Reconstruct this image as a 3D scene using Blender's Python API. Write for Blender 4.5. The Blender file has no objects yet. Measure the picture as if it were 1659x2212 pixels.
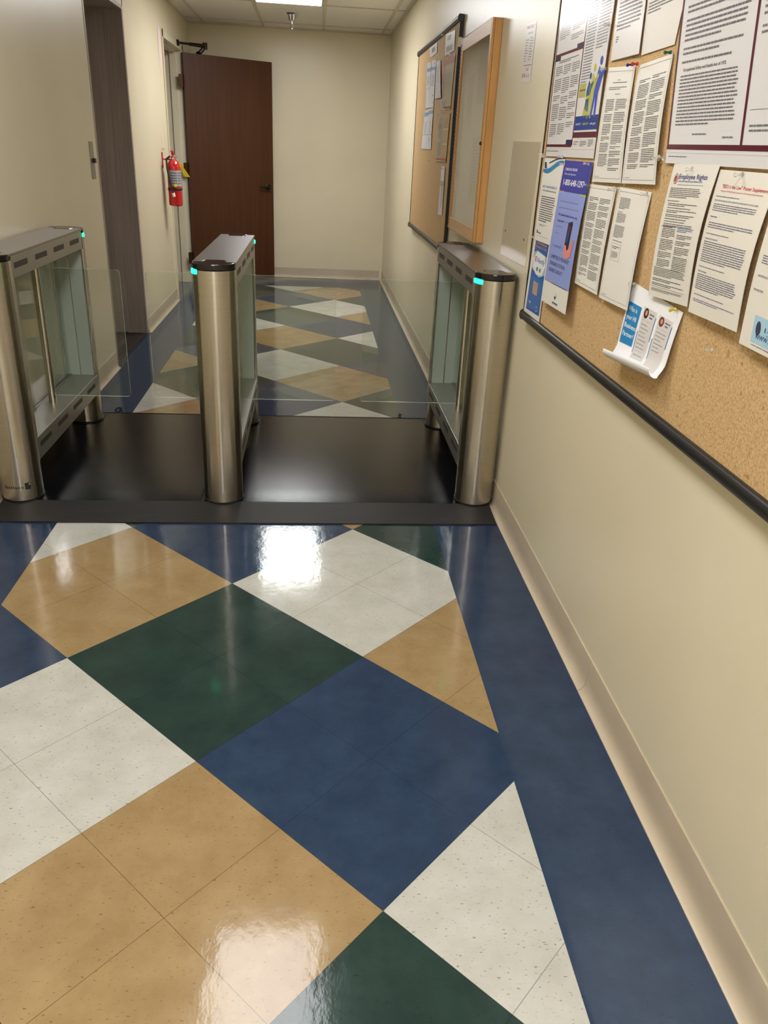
import bpy, bmesh, math, random
from mathutils import Vector, Matrix, Euler
random.seed(7)
C = bpy.context.scene.collection
sc = bpy.context.scene
PI = math.pi

# ------------------------------------------------------------------ camera
F, YAW, PIT, ROL, CH = 1680.025, .1023, .4351, .0510, 1.3826
_fw = Vector((math.sin(YAW)*math.cos(PIT), math.cos(YAW)*math.cos(PIT), -math.sin(PIT)))
_r0 = Vector((math.cos(YAW), -math.sin(YAW), 0)); _u0 = _r0.cross(_fw)
_r = _r0*math.cos(ROL) + _u0*math.sin(ROL); _u = -_r0*math.sin(ROL) + _u0*math.cos(ROL)
cd = bpy.data.cameras.new('camera'); cam = bpy.data.objects.new('camera', cd); C.objects.link(cam)
cam.matrix_world = Matrix(((_r.x, _u.x, -_fw.x, 0), (_r.y, _u.y, -_fw.y, 0), (_r.z, _u.z, -_fw.z, CH), (0, 0, 0, 1)))
cd.sensor_fit = 'HORIZONTAL'; cd.sensor_width = 36; cd.lens = 36*F/1659; cd.clip_start = .02
sc.camera = cam

def on_wall(px, py, x):
    """measured point of the photograph -> place on a vertical surface at x"""
    d = _r*((px-829.5)/F) - _u*((py-1106)/F) + _fw
    t = x/d.x
    return Vector((x, d.y*t, CH+d.z*t))

# room dimensions (metres)
XR, XL, YB, ZC, Y0 = .790, -1.285, 9.36, 2.47, -3.4

# ------------------------------------------------------------------ materials
def s2l(c):
    return tuple(((v/255)/12.92 if v/255 <= .04045 else ((v/255+.055)/1.055)**2.4) for v in c)+(1,)
MATS = {}
def mat(name, col, rough=.5, metal=0, spec=.5, coat=0, emit=None, estr=0, aniso=0):
    if name in MATS: return MATS[name]
    m = bpy.data.materials.new(name); m.use_nodes = True
    b = m.node_tree.nodes['Principled BSDF']
    b.inputs['Base Color'].default_value = s2l(col)
    b.inputs['Roughness'].default_value = rough; b.inputs['Metallic'].default_value = metal
    b.inputs['Specular IOR Level'].default_value = spec
    b.inputs['Coat Weight'].default_value = coat; b.inputs['Coat Roughness'].default_value = .08
    if aniso: b.inputs['Anisotropic'].default_value = aniso
    if emit:
        b.inputs['Emission Color'].default_value = s2l(emit); b.inputs['Emission Strength'].default_value = estr
    MATS[name] = m; return m
def nt(m): return m.node_tree.nodes, m.node_tree.links, m.node_tree.nodes['Principled BSDF']
def coords(m, scale=(1, 1, 1), which='Object'):
    N, L, b = nt(m)
    tc = N.new('ShaderNodeTexCoord'); mp = N.new('ShaderNodeMapping'); mp.inputs['Scale'].default_value = scale
    L.new(tc.outputs[which], mp.inputs['Vector']); return mp.outputs[0]
def noise(m, vec, scale, detail=3, rough=.5):
    N, L, b = nt(m); n = N.new('ShaderNodeTexNoise'); n.inputs['Scale'].default_value = scale
    n.inputs['Detail'].default_value = detail; n.inputs['Roughness'].default_value = rough
    L.new(vec, n.inputs['Vector']); return n.outputs['Fac']
def ramp(m, fac, stops):
    N, L, b = nt(m); r = N.new('ShaderNodeValToRGB'); e = r.color_ramp.elements
    while len(e) < len(stops): e.new(.5)
    for q, (p, c) in zip(e, stops): q.position = p; q.color = c if len(c) == 4 else s2l(c)
    L.new(fac, r.inputs['Fac']); return r.outputs['Color']
def mixc(m, fac, a, b_, mode='MIX'):
    N, L, b = nt(m); x = N.new('ShaderNodeMix'); x.data_type = 'RGBA'; x.blend_type = mode
    for k, v in (('Factor', fac), (6, a), (7, b_)):
        i = x.inputs[k] if k != 'Factor' else x.inputs[0]
        if hasattr(v, 'is_linked') or isinstance(v, bpy.types.NodeSocket): L.new(v, i)
        else: i.default_value = v
    return x.outputs[2]
def bump(m, h, strength, dist=.001):
    N, L, b = nt(m); n = N.new('ShaderNodeBump'); n.inputs['Strength'].default_value = strength
    n.inputs['Distance'].default_value = dist; L.new(h, n.inputs['Height']); L.new(n.outputs[0], b.inputs['Normal'])

def wall_paint(name, col, rough):
    m = mat(name, col, rough, spec=.5); N, L, b = nt(m)
    v = coords(m); n = noise(m, v, 1.3, 4)
    c = s2l(col); d = tuple(x*.93 for x in c[:3])+(1,)
    L.new(ramp(m, n, [(.35, d), (.65, c)]), b.inputs['Base Color'])
    bump(m, noise(m, v, 170, 2), .25, .0012); return m
M_wall = wall_paint('cream_wall_paint', (226, 215, 186), .33)
M_frame = mat('cream_frame_paint', (224, 214, 188), .3)
M_base = mat('vinyl_cove_base', (196, 178, 148), .35); 
N, L, b = nt(M_base); L.new(ramp(M_base, noise(M_base, coords(M_base), 3, 4), [(.3, (184, 169, 146)), (.7, (200, 186, 162))]), b.inputs['Base Color'])
M_ceil = mat('ceiling_tile', (214, 208, 190), .9, spec=.2)
N, L, b = nt(M_ceil); _n = noise(M_ceil, coords(M_ceil), 160, 3, .7)
L.new(ramp(M_ceil, _n, [(.38, (214, 208, 196)), (.52, (244, 241, 232))]), b.inputs['Base Color']); bump(M_ceil, _n, .5, .002)
M_grid = mat('ceiling_grid_metal', (206, 198, 176), .5)

def steel(name, col, rough, axis):
    m = mat(name, col, rough, 1, .5); N, L, b = nt(m)
    sc_ = {'h': (3, 3, 900), 'v': (260, 260, 2), 'y': (500, 3, 500)}[axis]
    n = noise(m, coords(m, sc_), 1, 3, .6)
    N2 = N.new('ShaderNodeMapRange'); N2.inputs['To Min'].default_value = rough-.07; N2.inputs['To Max'].default_value = rough+.07
    L.new(n, N2.inputs[0]); L.new(N2.outputs[0], b.inputs['Roughness'])
    c = s2l(col); L.new(ramp(m, n, [(.3, tuple(x*.88 for x in c[:3])+(1,)), (.7, c)]), b.inputs['Base Color'])
    bump(m, n, .06, .0006); return m
M_post = mat('brushed_steel_post', (196, 188, 174), .3, 1)
N, L, b = nt(M_post); b.inputs['Anisotropic'].default_value = .85; b.inputs['Anisotropic Rotation'].default_value = .25
_tg = N.new('ShaderNodeTangent'); _tg.direction_type = 'RADIAL'; _tg.axis = 'Z'; L.new(_tg.outputs[0], b.inputs['Tangent'])
_n = noise(M_post, coords(M_post, (2, 2, 700)), 1, 3, .6); L.new(ramp(M_post, _n, [(.3, (184, 175, 160)), (.7, (204, 197, 184))]), b.inputs['Base Color'])
_n2 = noise(M_post, coords(M_post, (9, 9, 4)), 1, 3, .5); _mr = N.new('ShaderNodeMapRange'); _mr.inputs['To Min'].default_value = .20; _mr.inputs['To Max'].default_value = .30
L.new(_n2, _mr.inputs[0]); L.new(_mr.outputs[0], b.inputs['Roughness'])
M_panel = steel('satin_steel_panel', (176, 173, 168), .34, 'y')
M_lid = steel('satin_steel_lid', (160, 155, 153), .33, 'y')
M_inner = mat('galvanised_plate', (186, 194, 188), .4, .35)
M_lip = steel('polished_lip', (215, 213, 208), .18, 'v')
M_black = mat('gloss_black_plastic', (24, 20, 20), .12)
M_blackm = mat('matt_black_plastic', (26, 25, 26), .38)
M_slot = mat('slot_dark', (44, 38, 38), .5)
M_led = mat('green_led', (40, 230, 190), .3, emit=(20, 255, 160), estr=6)
M_mat = mat('black_platform', (9, 9, 12), .19, spec=.34)
N, L, b = nt(M_mat); _v = coords(M_mat); _n = noise(M_mat, _v, 420, 2); bump(M_mat, _n, .3, .001)
L.new(ramp(M_mat, noise(M_mat, _v, 5, 6, .7), [(.45, (9, 9, 12)), (.74, (20, 21, 26))]), b.inputs['Base Color'])
M_ramp = mat('black_ribbed_ramp', (33, 32, 34), .5)
N, L, b = nt(M_ramp); _n = noise(M_ramp, coords(M_ramp, (4, 260, 1)), 1, 3, .7); bump(M_ramp, _n, .5, .002)
L.new(ramp(M_ramp, _n, [(.35, (20, 19, 21)), (.7, (43, 41, 43))]), b.inputs['Base Color'])
M_brown = mat('brown_door_veneer', (70, 38, 17), .45, spec=.35)
N, L, b = nt(M_brown); _n = noise(M_brown, coords(M_brown, (30, 30, 1.6)), 1, 4, .6)
L.new(ramp(M_brown, _n, [(.3, (66, 33, 10)), (.7, (79, 43, 16))]), b.inputs['Base Color'])
M_bronze = mat('bronze_hardware', (66, 44, 26), .35, .8)
M_dark = mat('dark_hardware', (40, 32, 30), .4, .6)
M_elev = mat('bronze_grey_steel', (168, 156, 146), .36, .15, .5)
N, L, b = nt(M_elev); _n = noise(M_elev, coords(M_elev, (120, 120, 3)), 1, 3, .6); L.new(ramp(M_elev, _n, [(.3, (156, 144, 135)), (.7, (176, 164, 154))]), b.inputs['Base Color'])
M_sill = mat('dark_sill', (62, 52, 48), .5, .6)
N, L, b = nt(M_sill); bump(M_sill, noise(M_sill, coords(M_sill, (130, 1, 1)), 1, 1), .6, .003)
def grain(name, c1, c2, axis, rough=.42):
    m = mat(name, c1, rough); N, L, b = nt(m)
    s = {'z': (60, 60, 3), 'y': (60, 3, 60)}[axis]
    L.new(ramp(m, noise(m, coords(m, s), 1, 4, .6), [(.3, c1), (.7, c2)]), b.inputs['Base Color']); return m
M_oak = grain('oak_vertical', (186, 134, 72), (202, 152, 90), 'z')
M_oaky = grain('oak_horizontal', (206, 166, 116), (220, 184, 138), 'y')
M_cork = mat('cork', (200, 168, 120), .75, spec=.25)
N, L, b = nt(M_cork); _v = coords(M_cork)
_a = ramp(M_cork, noise(M_cork, _v, 190, 3, .7), [(.34, (174, 141, 97)), (.5, (198, 165, 118)), (.68, (211, 181, 136))])
_b = ramp(M_cork, noise(M_cork, _v, 55, 2), [(.27, (176, 150, 120)), (.36, (255, 255, 255))])
L.new(mixc(M_cork, .55, _a, _b, 'MULTIPLY'), b.inputs['Base Color'])
M_red = mat('extinguisher_red', (196, 22, 28), .2, coat=.3)
M_chrome = mat('chrome', (190, 190, 195), .15, 1)
M_rubber = mat('black_rubber', (28, 27, 30), .45)
M_yellow = mat('yellow_tag', (214, 186, 20), .5)
M_white = mat('white_plastic', (236, 232, 220), .35)
M_switch = mat('cream_switch_plastic', (228, 218, 192), .35)
M_greyplate = mat('grey_plate', (150, 142, 128), .35, .6)
M_clearmark = mat('clear_film_on_wall', (208, 197, 168), .12, coat=.2)
M_lamp = mat('lamp_diffuser', (255, 255, 255), .4, emit=(250, 250, 252), estr=22.0)
M_lampn = mat('lamp_diffuser_near', (255, 255, 255), .4, emit=(250, 250, 252), estr=12.0)

def glass(name, tint, refl=1.0):
    m = bpy.data.materials.new(name); m.use_nodes = True; N = m.node_tree.nodes; L = m.node_tree.links
    N.clear(); o = N.new('ShaderNodeOutputMaterial'); t = N.new('ShaderNodeBsdfTransparent'); t.inputs[0].default_value = tint
    g = N.new('ShaderNodeBsdfGlossy'); g.inputs['Roughness'].default_value = .015
    lw = N.new('ShaderNodeLayerWeight'); lw.inputs[0].default_value = .5
    p = N.new('ShaderNodeMath'); p.operation = 'POWER'; p.inputs[1].default_value = 5
    q = N.new('ShaderNodeMath'); q.operation = 'MULTIPLY_ADD'; q.inputs[1].default_value = .95*refl; q.inputs[2].default_value = .045*refl
    x = N.new('ShaderNodeMixShader'); L.new(lw.outputs['Facing'], p.inputs[0]); L.new(p.outputs[0], q.inputs[0])
    L.new(q.outputs[0], x.inputs[0]); L.new(t.outputs[0], x.inputs[1]); L.new(g.outputs[0], x.inputs[2]); L.new(x.outputs[0], o.inputs[0])
    MATS[name] = m; return m
M_glass = glass('gate_glass', (.93, .955, .93, 1))
M_glassedge = mat('gate_glass_edge', (196, 222, 210), .1); nt(M_glassedge)[2].inputs['Transmission Weight'].default_value = .5
M_cabglass = glass('cabinet_glass', (.93, .93, .92, 1), 1.2)
M_pin = mat('clear_pin_plastic', (250, 249, 246), .06, coat=.3); nt(M_pin)[2].inputs['Transmission Weight'].default_value = .85; nt(M_pin)[2].inputs['IOR'].default_value = 1.3
_sleeve = {}

# ------------------------------------------------------------------ mesh helper
class MB:
    def __init__(s): s.v = []; s.f = []; s.m = []; s.mats = []; s.sm = []
    def mi(s, m):
        if m not in s.mats: s.mats.append(m)
        return s.mats.index(m)
    def face(s, pts, m, smooth=False):
        k = len(s.v); s.v += [tuple(p) for p in pts]; s.f.append(tuple(range(k, k+len(pts)))); s.m.append(s.mi(m)); s.sm.append(smooth)
    def add(s, vs, fs, m, smooth=False):
        k = len(s.v); s.v += [tuple(p) for p in vs]; i = s.mi(m)
        for f in fs: s.f.append(tuple(k+a for a in f)); s.m.append(i); s.sm.append(smooth)
    def box(s, a, b, m):
        x0, y0, z0 = a; x1, y1, z1 = b
        vs = [(x0, y0, z0), (x1, y0, z0), (x1, y1, z0), (x0, y1, z0), (x0, y0, z1), (x1, y0, z1), (x1, y1, z1), (x0, y1, z1)]
        s.add(vs, [(0, 3, 2, 1), (4, 5, 6, 7), (0, 1, 5, 4), (1, 2, 6, 5), (2, 3, 7, 6), (3, 0, 4, 7)], m); return s
    def tube(s, path, r, m, n=14, caps=True):
        path = [Vector(p) for p in path]; rs = r if isinstance(r, (list, tuple)) else [r]*len(path)
        rings = []; up = None
        for i, p in enumerate(path):
            t = (path[min(i+1, len(path)-1)]-path[max(i-1, 0)]).normalized()
            if up is None: up = t.orthogonal().normalized()
            else:
                up = (up-t*up.dot(t)).normalized()
            w = t.cross(up)
            rings.append([p+(up*math.cos(2*PI*k/n)+w*math.sin(2*PI*k/n))*rs[i] for k in range(n)])
        vs = [q for R in rings for q in R]; fs = []
        for i in range(len(path)-1):
            for k in range(n): fs.append((i*n+k, i*n+(k+1) % n, (i+1)*n+(k+1) % n, (i+1)*n+k))
        s.add(vs, fs, m, True)
        if caps:
            s.add(rings[0], [tuple(range(n))[::-1]], m); s.add(rings[-1], [tuple(range(n))], m)
        return s
    def lathe(s, prof, m, c=(0, 0, 0), n=28, axis='z'):
        vs = []; fs = []
        for (r, z) in prof:
            for k in range(n):
                a = 2*PI*k/n; x, y = r*math.cos(a), r*math.sin(a)
                vs.append((c[0]+x, c[1]+y, c[2]+z) if axis == 'z' else (c[0]+z, c[1]+x, c[2]+y))
        for i in range(len(prof)-1):
            for k in range(n): fs.append((i*n+k, i*n+(k+1) % n, (i+1)*n+(k+1) % n, (i+1)*n+k))
        s.add(vs, fs, m, True); return s
    def prism(s, poly, z0, z1, m, side=None, smooth=False):
        """poly in xy extruded along z"""
        n = len(poly); vs = [(x, y, z0) for x, y in poly]+[(x, y, z1) for x, y in poly]
        s.add(vs, [tuple(range(n))[::-1], tuple(range(n, 2*n))], m)
        s.add(vs, [(i, (i+1) % n, n+(i+1) % n, n+i) for i in range(n)], side or m, smooth); return s
    def prof_y(s, prof, y0, y1, m, smooth=False):
        """profile in xz extruded along y"""
        n = len(prof); vs = [(x, y0, z) for x, z in prof]+[(x, y1, z) for x, z in prof]
        s.add(vs, [tuple(range(n)), tuple(range(n, 2*n))[::-1]], m)
        s.add(vs, [(i, n+i, n+(i+1) % n, (i+1) % n) for i in range(n)], m, smooth); return s
    def build(s, name, parent=None, origin=None, bevel=0, xf=None, fixn=True, seg=2):
        me = bpy.data.meshes.new(name)
        vs = [Vector(p) for p in s.v]
        if xf is not None: vs = [xf @ p for p in vs]
        if parent is not None:
            o0 = Vector(parent['_o']) if '_o' in parent else Vector((0, 0, 0))
        elif origin is None and vs:
            o0 = Vector(((min(p.x for p in vs)+max(p.x for p in vs))/2, (min(p.y for p in vs)+max(p.y for p in vs))/2, min(p.z for p in vs)))
        else: o0 = Vector(origin)
        me.from_pydata([tuple(p-o0) for p in vs], [], s.f)
        for m in s.mats: me.materials.append(m)
        for p, i, q in zip(me.polygons, s.m, s.sm): p.material_index = i; p.use_smooth = q
        if fixn:
            bm = bmesh.new(); bm.from_mesh(me); bmesh.ops.remove_doubles(bm, verts=bm.verts, dist=1e-6)
            bmesh.ops.recalc_face_normals(bm, faces=bm.faces); bm.to_mesh(me); bm.free()
        me.update()
        if any(s.sm): me.set_sharp_from_angle(angle=math.radians(38))
        o = bpy.data.objects.new(name, me); C.objects.link(o)
        if parent is not None: o.parent = parent; o['_o'] = tuple(o0)
        else: o.location = o0; o['_o'] = tuple(o0)
        if bevel:
            b = o.modifiers.new('bevel', 'BEVEL'); b.width = bevel; b.segments = seg; b.limit_method = 'ANGLE'; b.angle_limit = .7
            b.harden_normals = False
        return o
def thing(name, loc, label, cat, group=None):
    o = bpy.data.objects.new(name, None); C.objects.link(o); o.location = loc; o['_o'] = tuple(loc)
    o.empty_display_size = .05
    o['label'] = label; o['category'] = cat
    if group: o['group'] = group
    return o
def tag(o, label, cat, group=None):
    o['label'] = label; o['category'] = cat
    if group: o['group'] = group
    return o
def struct(o): o['kind'] = 'structure'; return o

# ------------------------------------------------------------------ floor of diamond tile blocks
S = .6096; LX, LY, PHI = -.2710, 2.365, -.0086
XF0, XF1, YF1 = -.993, .4974, 8.72
def latt(i, j):
    x = (i-j)*S*math.sqrt(.5); y = -(i+j)*S*math.sqrt(.5); c, s = math.cos(PHI), math.sin(PHI)
    return (LX+x*c-y*s, LY+x*s+y*c)
def clip(poly, ax, val, keep_less):
    out = []
    for k in range(len(poly)):
        a, b_ = poly[k], poly[(k+1) % len(poly)]
        ina = (a[ax] <= val) == keep_less; inb = (b_[ax] <= val) == keep_less
        if ina: out.append(a)
        if ina != inb:
            t = (val-a[ax])/(b_[ax]-a[ax]); out.append((a[0]+(b_[0]-a[0])*t, a[1]+(b_[1]-a[1])*t))
    return out
def tile_mat(name, col, dark, light, fl):
    m = mat(name, col, .12, spec=.42); N, L, b = nt(m); v = coords(m)
    base = ramp(m, noise(m, v, 9, 5, .65), [(.3, dark), (.7, light)])
    # flecks: short warped streaks in the vinyl
    w = noise(m, coords(m, (1, 2.4, 1)), 95, 3, .55)
    c2 = mixc(m, .8, base, ramp(m, w, [(.30, fl), (.37, (255, 255, 255))]), 'MULTIPLY')
    w2 = noise(m, coords(m, (1.7, 1, 1)), 48, 3, .6)
    hl = tuple(min(255, q+38) for q in light)
    f2 = ramp(m, w2, [(.70, (0, 0, 0)), (.75, (90, 90, 90))])
    c3 = mixc(m, f2, c2, s2l(hl))
    # tile joints every 12 inches on the turned lattice
    tc = N.new('ShaderNodeTexCoord'); sub = N.new('ShaderNodeVectorMath'); sub.operation = 'SUBTRACT'; sub.inputs[1].default_value = (LX, LY, 0)
    rot = N.new('ShaderNodeVectorRotate'); rot.rotation_type = 'Z_AXIS'; rot.inputs['Angle'].default_value = PI/4-PHI
    L.new(tc.outputs['Object'], sub.inputs[0]); L.new(sub.outputs[0], rot.inputs['Vector'])
    sx = N.new('ShaderNodeSeparateXYZ'); L.new(rot.outputs[0], sx.inputs[0])
    outs = []
    for k in 'XY':
        a = N.new('ShaderNodeMath'); a.operation = 'DIVIDE'; a.inputs[1].default_value = S/2; L.new(sx.outputs[k], a.inputs[0])
        f = N.new('ShaderNodeMath'); f.operation = 'PINGPONG'; f.inputs[1].default_value = .5; L.new(a.outputs[0], f.inputs[0])
        # distance to nearest integer
        outs.append(f.outputs[0])
    mn = N.new('ShaderNodeMath'); mn.operation = 'MINIMUM'; L.new(outs[0], mn.inputs[0]); L.new(outs[1], mn.inputs[1])
    lt = N.new('ShaderNodeMath'); lt.operation = 'LESS_THAN'; lt.inputs[1].default_value = .0022; L.new(mn.outputs[0], lt.inputs[0])
    dk = tuple(q*(.5 if dark[0] > 100 else .72) for q in s2l(dark)[:3])+(1,)
    if name != 'border_tile': c3 = mixc(m, lt.outputs[0], c3, dk)
    L.new(c3, b.inputs['Base Color'])
    rr = N.new('ShaderNodeMapRange'); rr.inputs['To Min'].default_value = .06; rr.inputs['To Max'].default_value = .15
    L.new(noise(m, v, 3.2, 4, .6), rr.inputs[0]); L.new(rr.outputs[0], b.inputs['Roughness'])
    bump(m, noise(m, coords(m, (1, .6, 1)), 22, 4, .6), .12, .004)
    return m
T = [tile_mat('tan_tile', (154, 129, 90), (145, 120, 82), (163, 139, 100), (178, 160, 140)),
     tile_mat('white_tile', (188, 188, 180), (179, 178, 168), (195, 195, 188), (140, 140, 132)),
     tile_mat('blue_tile', (41, 59, 84), (36, 53, 78), (48, 66, 92), (190, 190, 190)),
     tile_mat('green_tile', (36, 57, 53), (32, 51, 48), (43, 65, 60), (190, 190, 190))]
Tb = tile_mat('border_tile', (41, 59, 84), (37, 54, 78), (48, 66, 92), (190, 190, 190))
mb = MB()
for (a, b_) in (((-2.4, Y0), (XF0, YB)), ((XF1, Y0), (XR+.1, YB)), ((XF0, YF1), (XF1, YB))):
    mb.face([(a[0], a[1], 0), (b_[0], a[1], 0), (b_[0], b_[1], 0), (a[0], b_[1], 0)], Tb)
for a in range(-13, 12):
    for d in range(-6, 7):
        bq = a-d
        poly = [latt(a, bq), latt(a+1, bq), latt(a+1, bq+1), latt(a, bq+1)]
        cy = sum(p[1] for p in poly)/4
        off = 1 if d % 2 else 3
        if a+bq+1 <= -4: off += 2
        for ax, v, kl in ((0, XF0, False), (0, XF1, True), (1, Y0, False), (1, YF1, True)):
            if poly: poly = clip(poly, ax, v, kl)
        if len(poly) > 2: mb.face([(x, y, 0) for x, y in poly], T[(a+off) % 4])
mb.box((-2.4, Y0, -.08), (XR+.1, YB, -.004), Tb)
struct(mb.build('floor', origin=(0, 0, 0)))

# ------------------------------------------------------------------ walls, ceiling
def wall(name, boxes):
    m = MB()
    for a, b_ in boxes: m.box(a, b_, M_wall)
    return struct(m.build(name, fixn=False))
EY0, EY1, EZ = 5.20, 6.22, 2.15
DY0, DY1, DZ = 7.72, 8.76, 2.215
wall('wall_right', [((XR, Y0, 0), (XR+.12, YB+.12, ZC+.1))])
wall('wall_back', [((-1.44, YB, 0), (XR, YB+.12, ZC+.1))])
wall('wall_front', [((-1.44, Y0-.12, 0), (XR+.12, Y0, ZC+.1))])
wall('wall_left', [((XL-.15, Y0, 0), (XL, EY0, ZC+.1)), ((XL-.15, EY0, EZ+.02), (XL, EY1+.03, ZC+.1)), ((XL-.15, EY1+.011, 0), (XL, DY0, ZC+.1)),
                   ((XL-.15, DY0, DZ), (XL, DY1+.05, ZC+.1)), ((XL-.15, DY1+.05, 0), (XL, YB, ZC+.1))])
wall('wall_side_room', [((-2.4, 7.0, 0), (-2.3, 9.9, ZC)), ((-2.3, 9.4, 0), (XL-.15, 9.5, ZC)), ((-2.3, 7.0, 0), (XL-.15, 7.1, ZC))])
c = MB(); c.box((-2.4, Y0, ZC), (XR+.12, YB+.12, ZC+.1), M_ceil)
ceil = struct(c.build('ceiling', origin=(0, 0, ZC)))
g = MB(); gx = [-1.13, -.527, .083, .685]; gy = [9.02-1.219*k for k in range(0, 11)]
w_ = .012
for x in gx: g.box((x-w_, Y0, ZC-.006), (x+w_, YB, ZC-.0005), M_grid)
for y in gy:
    g.box((XL, y-w_, ZC-.0065), (XR, y+w_, ZC-.0005), M_grid)
g.box((XL, Y0, ZC-.012), (XL+.02, YB, ZC-.0005), M_grid); g.box((XR-.02, Y0, ZC-.012), (XR, YB, ZC-.0005), M_grid)
g.box((XL+.02, YB-.02, ZC-.012), (XR-.02, YB, ZC-.0005), M_grid)
g.build('ceiling_grid', ceil)

# cove base
def cove(side):
    pr = [(0, .108), (.003, .108), (.004, .103), (.0045, .05), (.006, .03), (.010, .016), (.017, .007), (.026, .003), (.026, 0), (0, 0)]
    return [((XL+x) if side < 0 else (XR-x), z) for x, z in pr]
m = MB(); m.prof_y(cove(1), Y0, 1.752, M_base, True); m.prof_y(cove(1), 1.754, YB-.004, M_base, True); struct(m.build('baseboard_right'))
m = MB(); m.prof_y(cove(-1), Y0, 4.85, M_base, True); m.prof_y(cove(-1), 4.852, EY0-.03, M_base, True); m.prof_y(cove(-1), EY1+.02, DY0-.03, M_base, True); m.prof_y(cove(-1), DY1+.09, YB-.004, M_base, True)
struct(m.build('baseboard_left'))
m = MB(); n = [(YB-x, z) for x, z in [(0, .108), (.003, .108), (.0045, .05), (.006, .03), (.010, .016), (.017, .007), (.026, .003), (.026, 0), (0, 0)]]
vs = [(XL+.03, y, z) for y, z in n]+[(XR-.03, y, z) for y, z in n]; k = len(n)
m.add(vs, [tuple(range(k)), tuple(range(k, 2*k))]+[(i, (i+1) % k, k+(i+1) % k, k+i) for i in range(k)], M_base)
struct(m.build('baseboard_back'))

# ------------------------------------------------------------------ ceiling lights
def ceiling_light(y0, label, lamp=None):
    t = thing('ceiling_light', (-.222, y0+.6, ZC), label, 'ceiling light', 'recessed ceiling light panels')
    x0, x1, y1 = -.515, .071, y0+1.195
    f = MB()
    for a, b_ in (((x0, y0), (x1, y0+.022)), ((x0, y1-.022), (x1, y1)), ((x0, y0+.022), (x0+.022, y1-.022)), ((x1-.022, y0+.022), (x1, y1-.022))):
        f.box((a[0], a[1], ZC-.014), (b_[0], b_[1], ZC-.0008), M_grid)
    f.build('frame', t)
    d = MB(); d.box((x0+.022, y0+.022, ZC-.011), (x1-.022, y1-.022, ZC-.002), lamp or M_lamp); d.build('diffuser', t)
ceiling_light(6.590, 'bright rectangular ceiling light panel nearest the far wall')
ceiling_light(1.714, 'rectangular ceiling light panel overhead whose glare lies on the near tan floor tiles', M_lampn)
ceiling_light(-.724, 'unseen ceiling light panel added over the viewpoint to brighten the near corridor')  # extra panel out of view, added to lift the light at the near end
ceiling_light(-3.162, 'rectangular ceiling light panel furthest behind the viewpoint')

# sprinkler
t = thing('fire_sprinkler', (-.212, 8.35, ZC), 'small chrome fire sprinkler hanging from the ceiling near the far wall', 'sprinkler')
m = MB(); m.lathe([(.0, .0), (.052, 0), (.052, -.004), (.040, -.012), (.032, -.045), (.026, -.058), (.0, -.058)], M_chrome, (-.212, 8.35, ZC-.001)); m.build('escutcheon_cup', t)
m = MB(); m.tube([(-.212, 8.35, ZC-.058), (-.212, 8.35, ZC-.085)], .009, M_chrome)
for s_ in (-1, 1): m.tube([(-.212+s_*.008, 8.35, ZC-.08), (-.212+s_*.015, 8.35, ZC-.10), (-.212, 8.35, ZC-.122)], .003, M_chrome, 8)
m.build('frame_arms', t)
m = MB(); m.lathe([(0, 0), (.019, 0), (.019, -.003), (0, -.003)], M_chrome, (-.212, 8.35, ZC-.122)); m.build('deflector', t)

# ------------------------------------------------------------------ side door (brown) and its frame
m = MB()
fx0, fx1 = XL-.16, XL+.012
m.box((fx0, DY0-.03, 0), (fx1, DY0+.02, DZ), M_frame)             # near jamb
m.box((fx0, DY1, 0), (fx1, DY1+.05, DZ), M_frame)                 # hinge jamb
m.box((fx0, DY0-.03, DZ-.06), (fx1, DY1+.05, DZ), M_frame)        # head
m.box((fx0+.05, DY1-.016, 0), (XL-.045, DY1, DZ-.06), M_frame)    # stops
m.box((fx0+.05, DY0+.02, 0), (XL-.045, DY0+.036, DZ-.06), M_frame)
m.box((fx0+.05, DY0+.02, DZ-.076), (XL-.045, DY1, DZ-.06), M_frame)
struct(m.build('trim_1', bevel=.003))
HX, HY = XL+.022, DY1-.045; FX, FY = -.440, 9.19
ang = math.atan2(FY-HY, FX-HX); DLn = math.hypot(FX-HX, FY-HY)
XD = Matrix.Translation((HX, HY, 0)) @ Matrix.Rotation(ang, 4, 'Z')
door = bpy.data.objects.new('door_1', None); C.objects.link(door); door.location = (HX, HY, 0); door['_o'] = (HX, HY, 0); door['kind'] = 'structure'
door['label'] = 'dark brown wooden door standing open against the far wall'
m = MB(); m.box((.0, 0, .012), (DLn, .044, 2.140), M_brown); m.build('door_leaf', door, xf=XD, bevel=.002)
for z in (1.90, 1.12, .26):
    m = MB(); m.box((-.052, -.004, z-.055), (.008, .004, z+.055), M_bronze); m.tube([(-.002, -.006, z-.057), (-.002, -.006, z+.057)], .0085, M_bronze, 10)
    m.build('hinge', door, xf=XD)
m = MB(); m.lathe([(0, 0), (.033, 0), (.033, -.008), (.02, -.014), (.012, -.03), (.012, -.05), (0, -.05)], M_dark, (0, 0, 0), axis='x')
hm = Matrix.Translation((DLn-.065, 0, .965)) @ Matrix.Rotation(PI/2, 4, 'Z')
m.build('rose', door, xf=XD @ hm)
m = MB(); m.tube([(DLn-.065, -.048, .965), (DLn-.085, -.053, .965), (DLn-.13, -.052, .967), (DLn-.175, -.045, .962)], [.012, .011, .010, .009], M_dark, 10); m.build('lever_handle', door, xf=XD)
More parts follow.
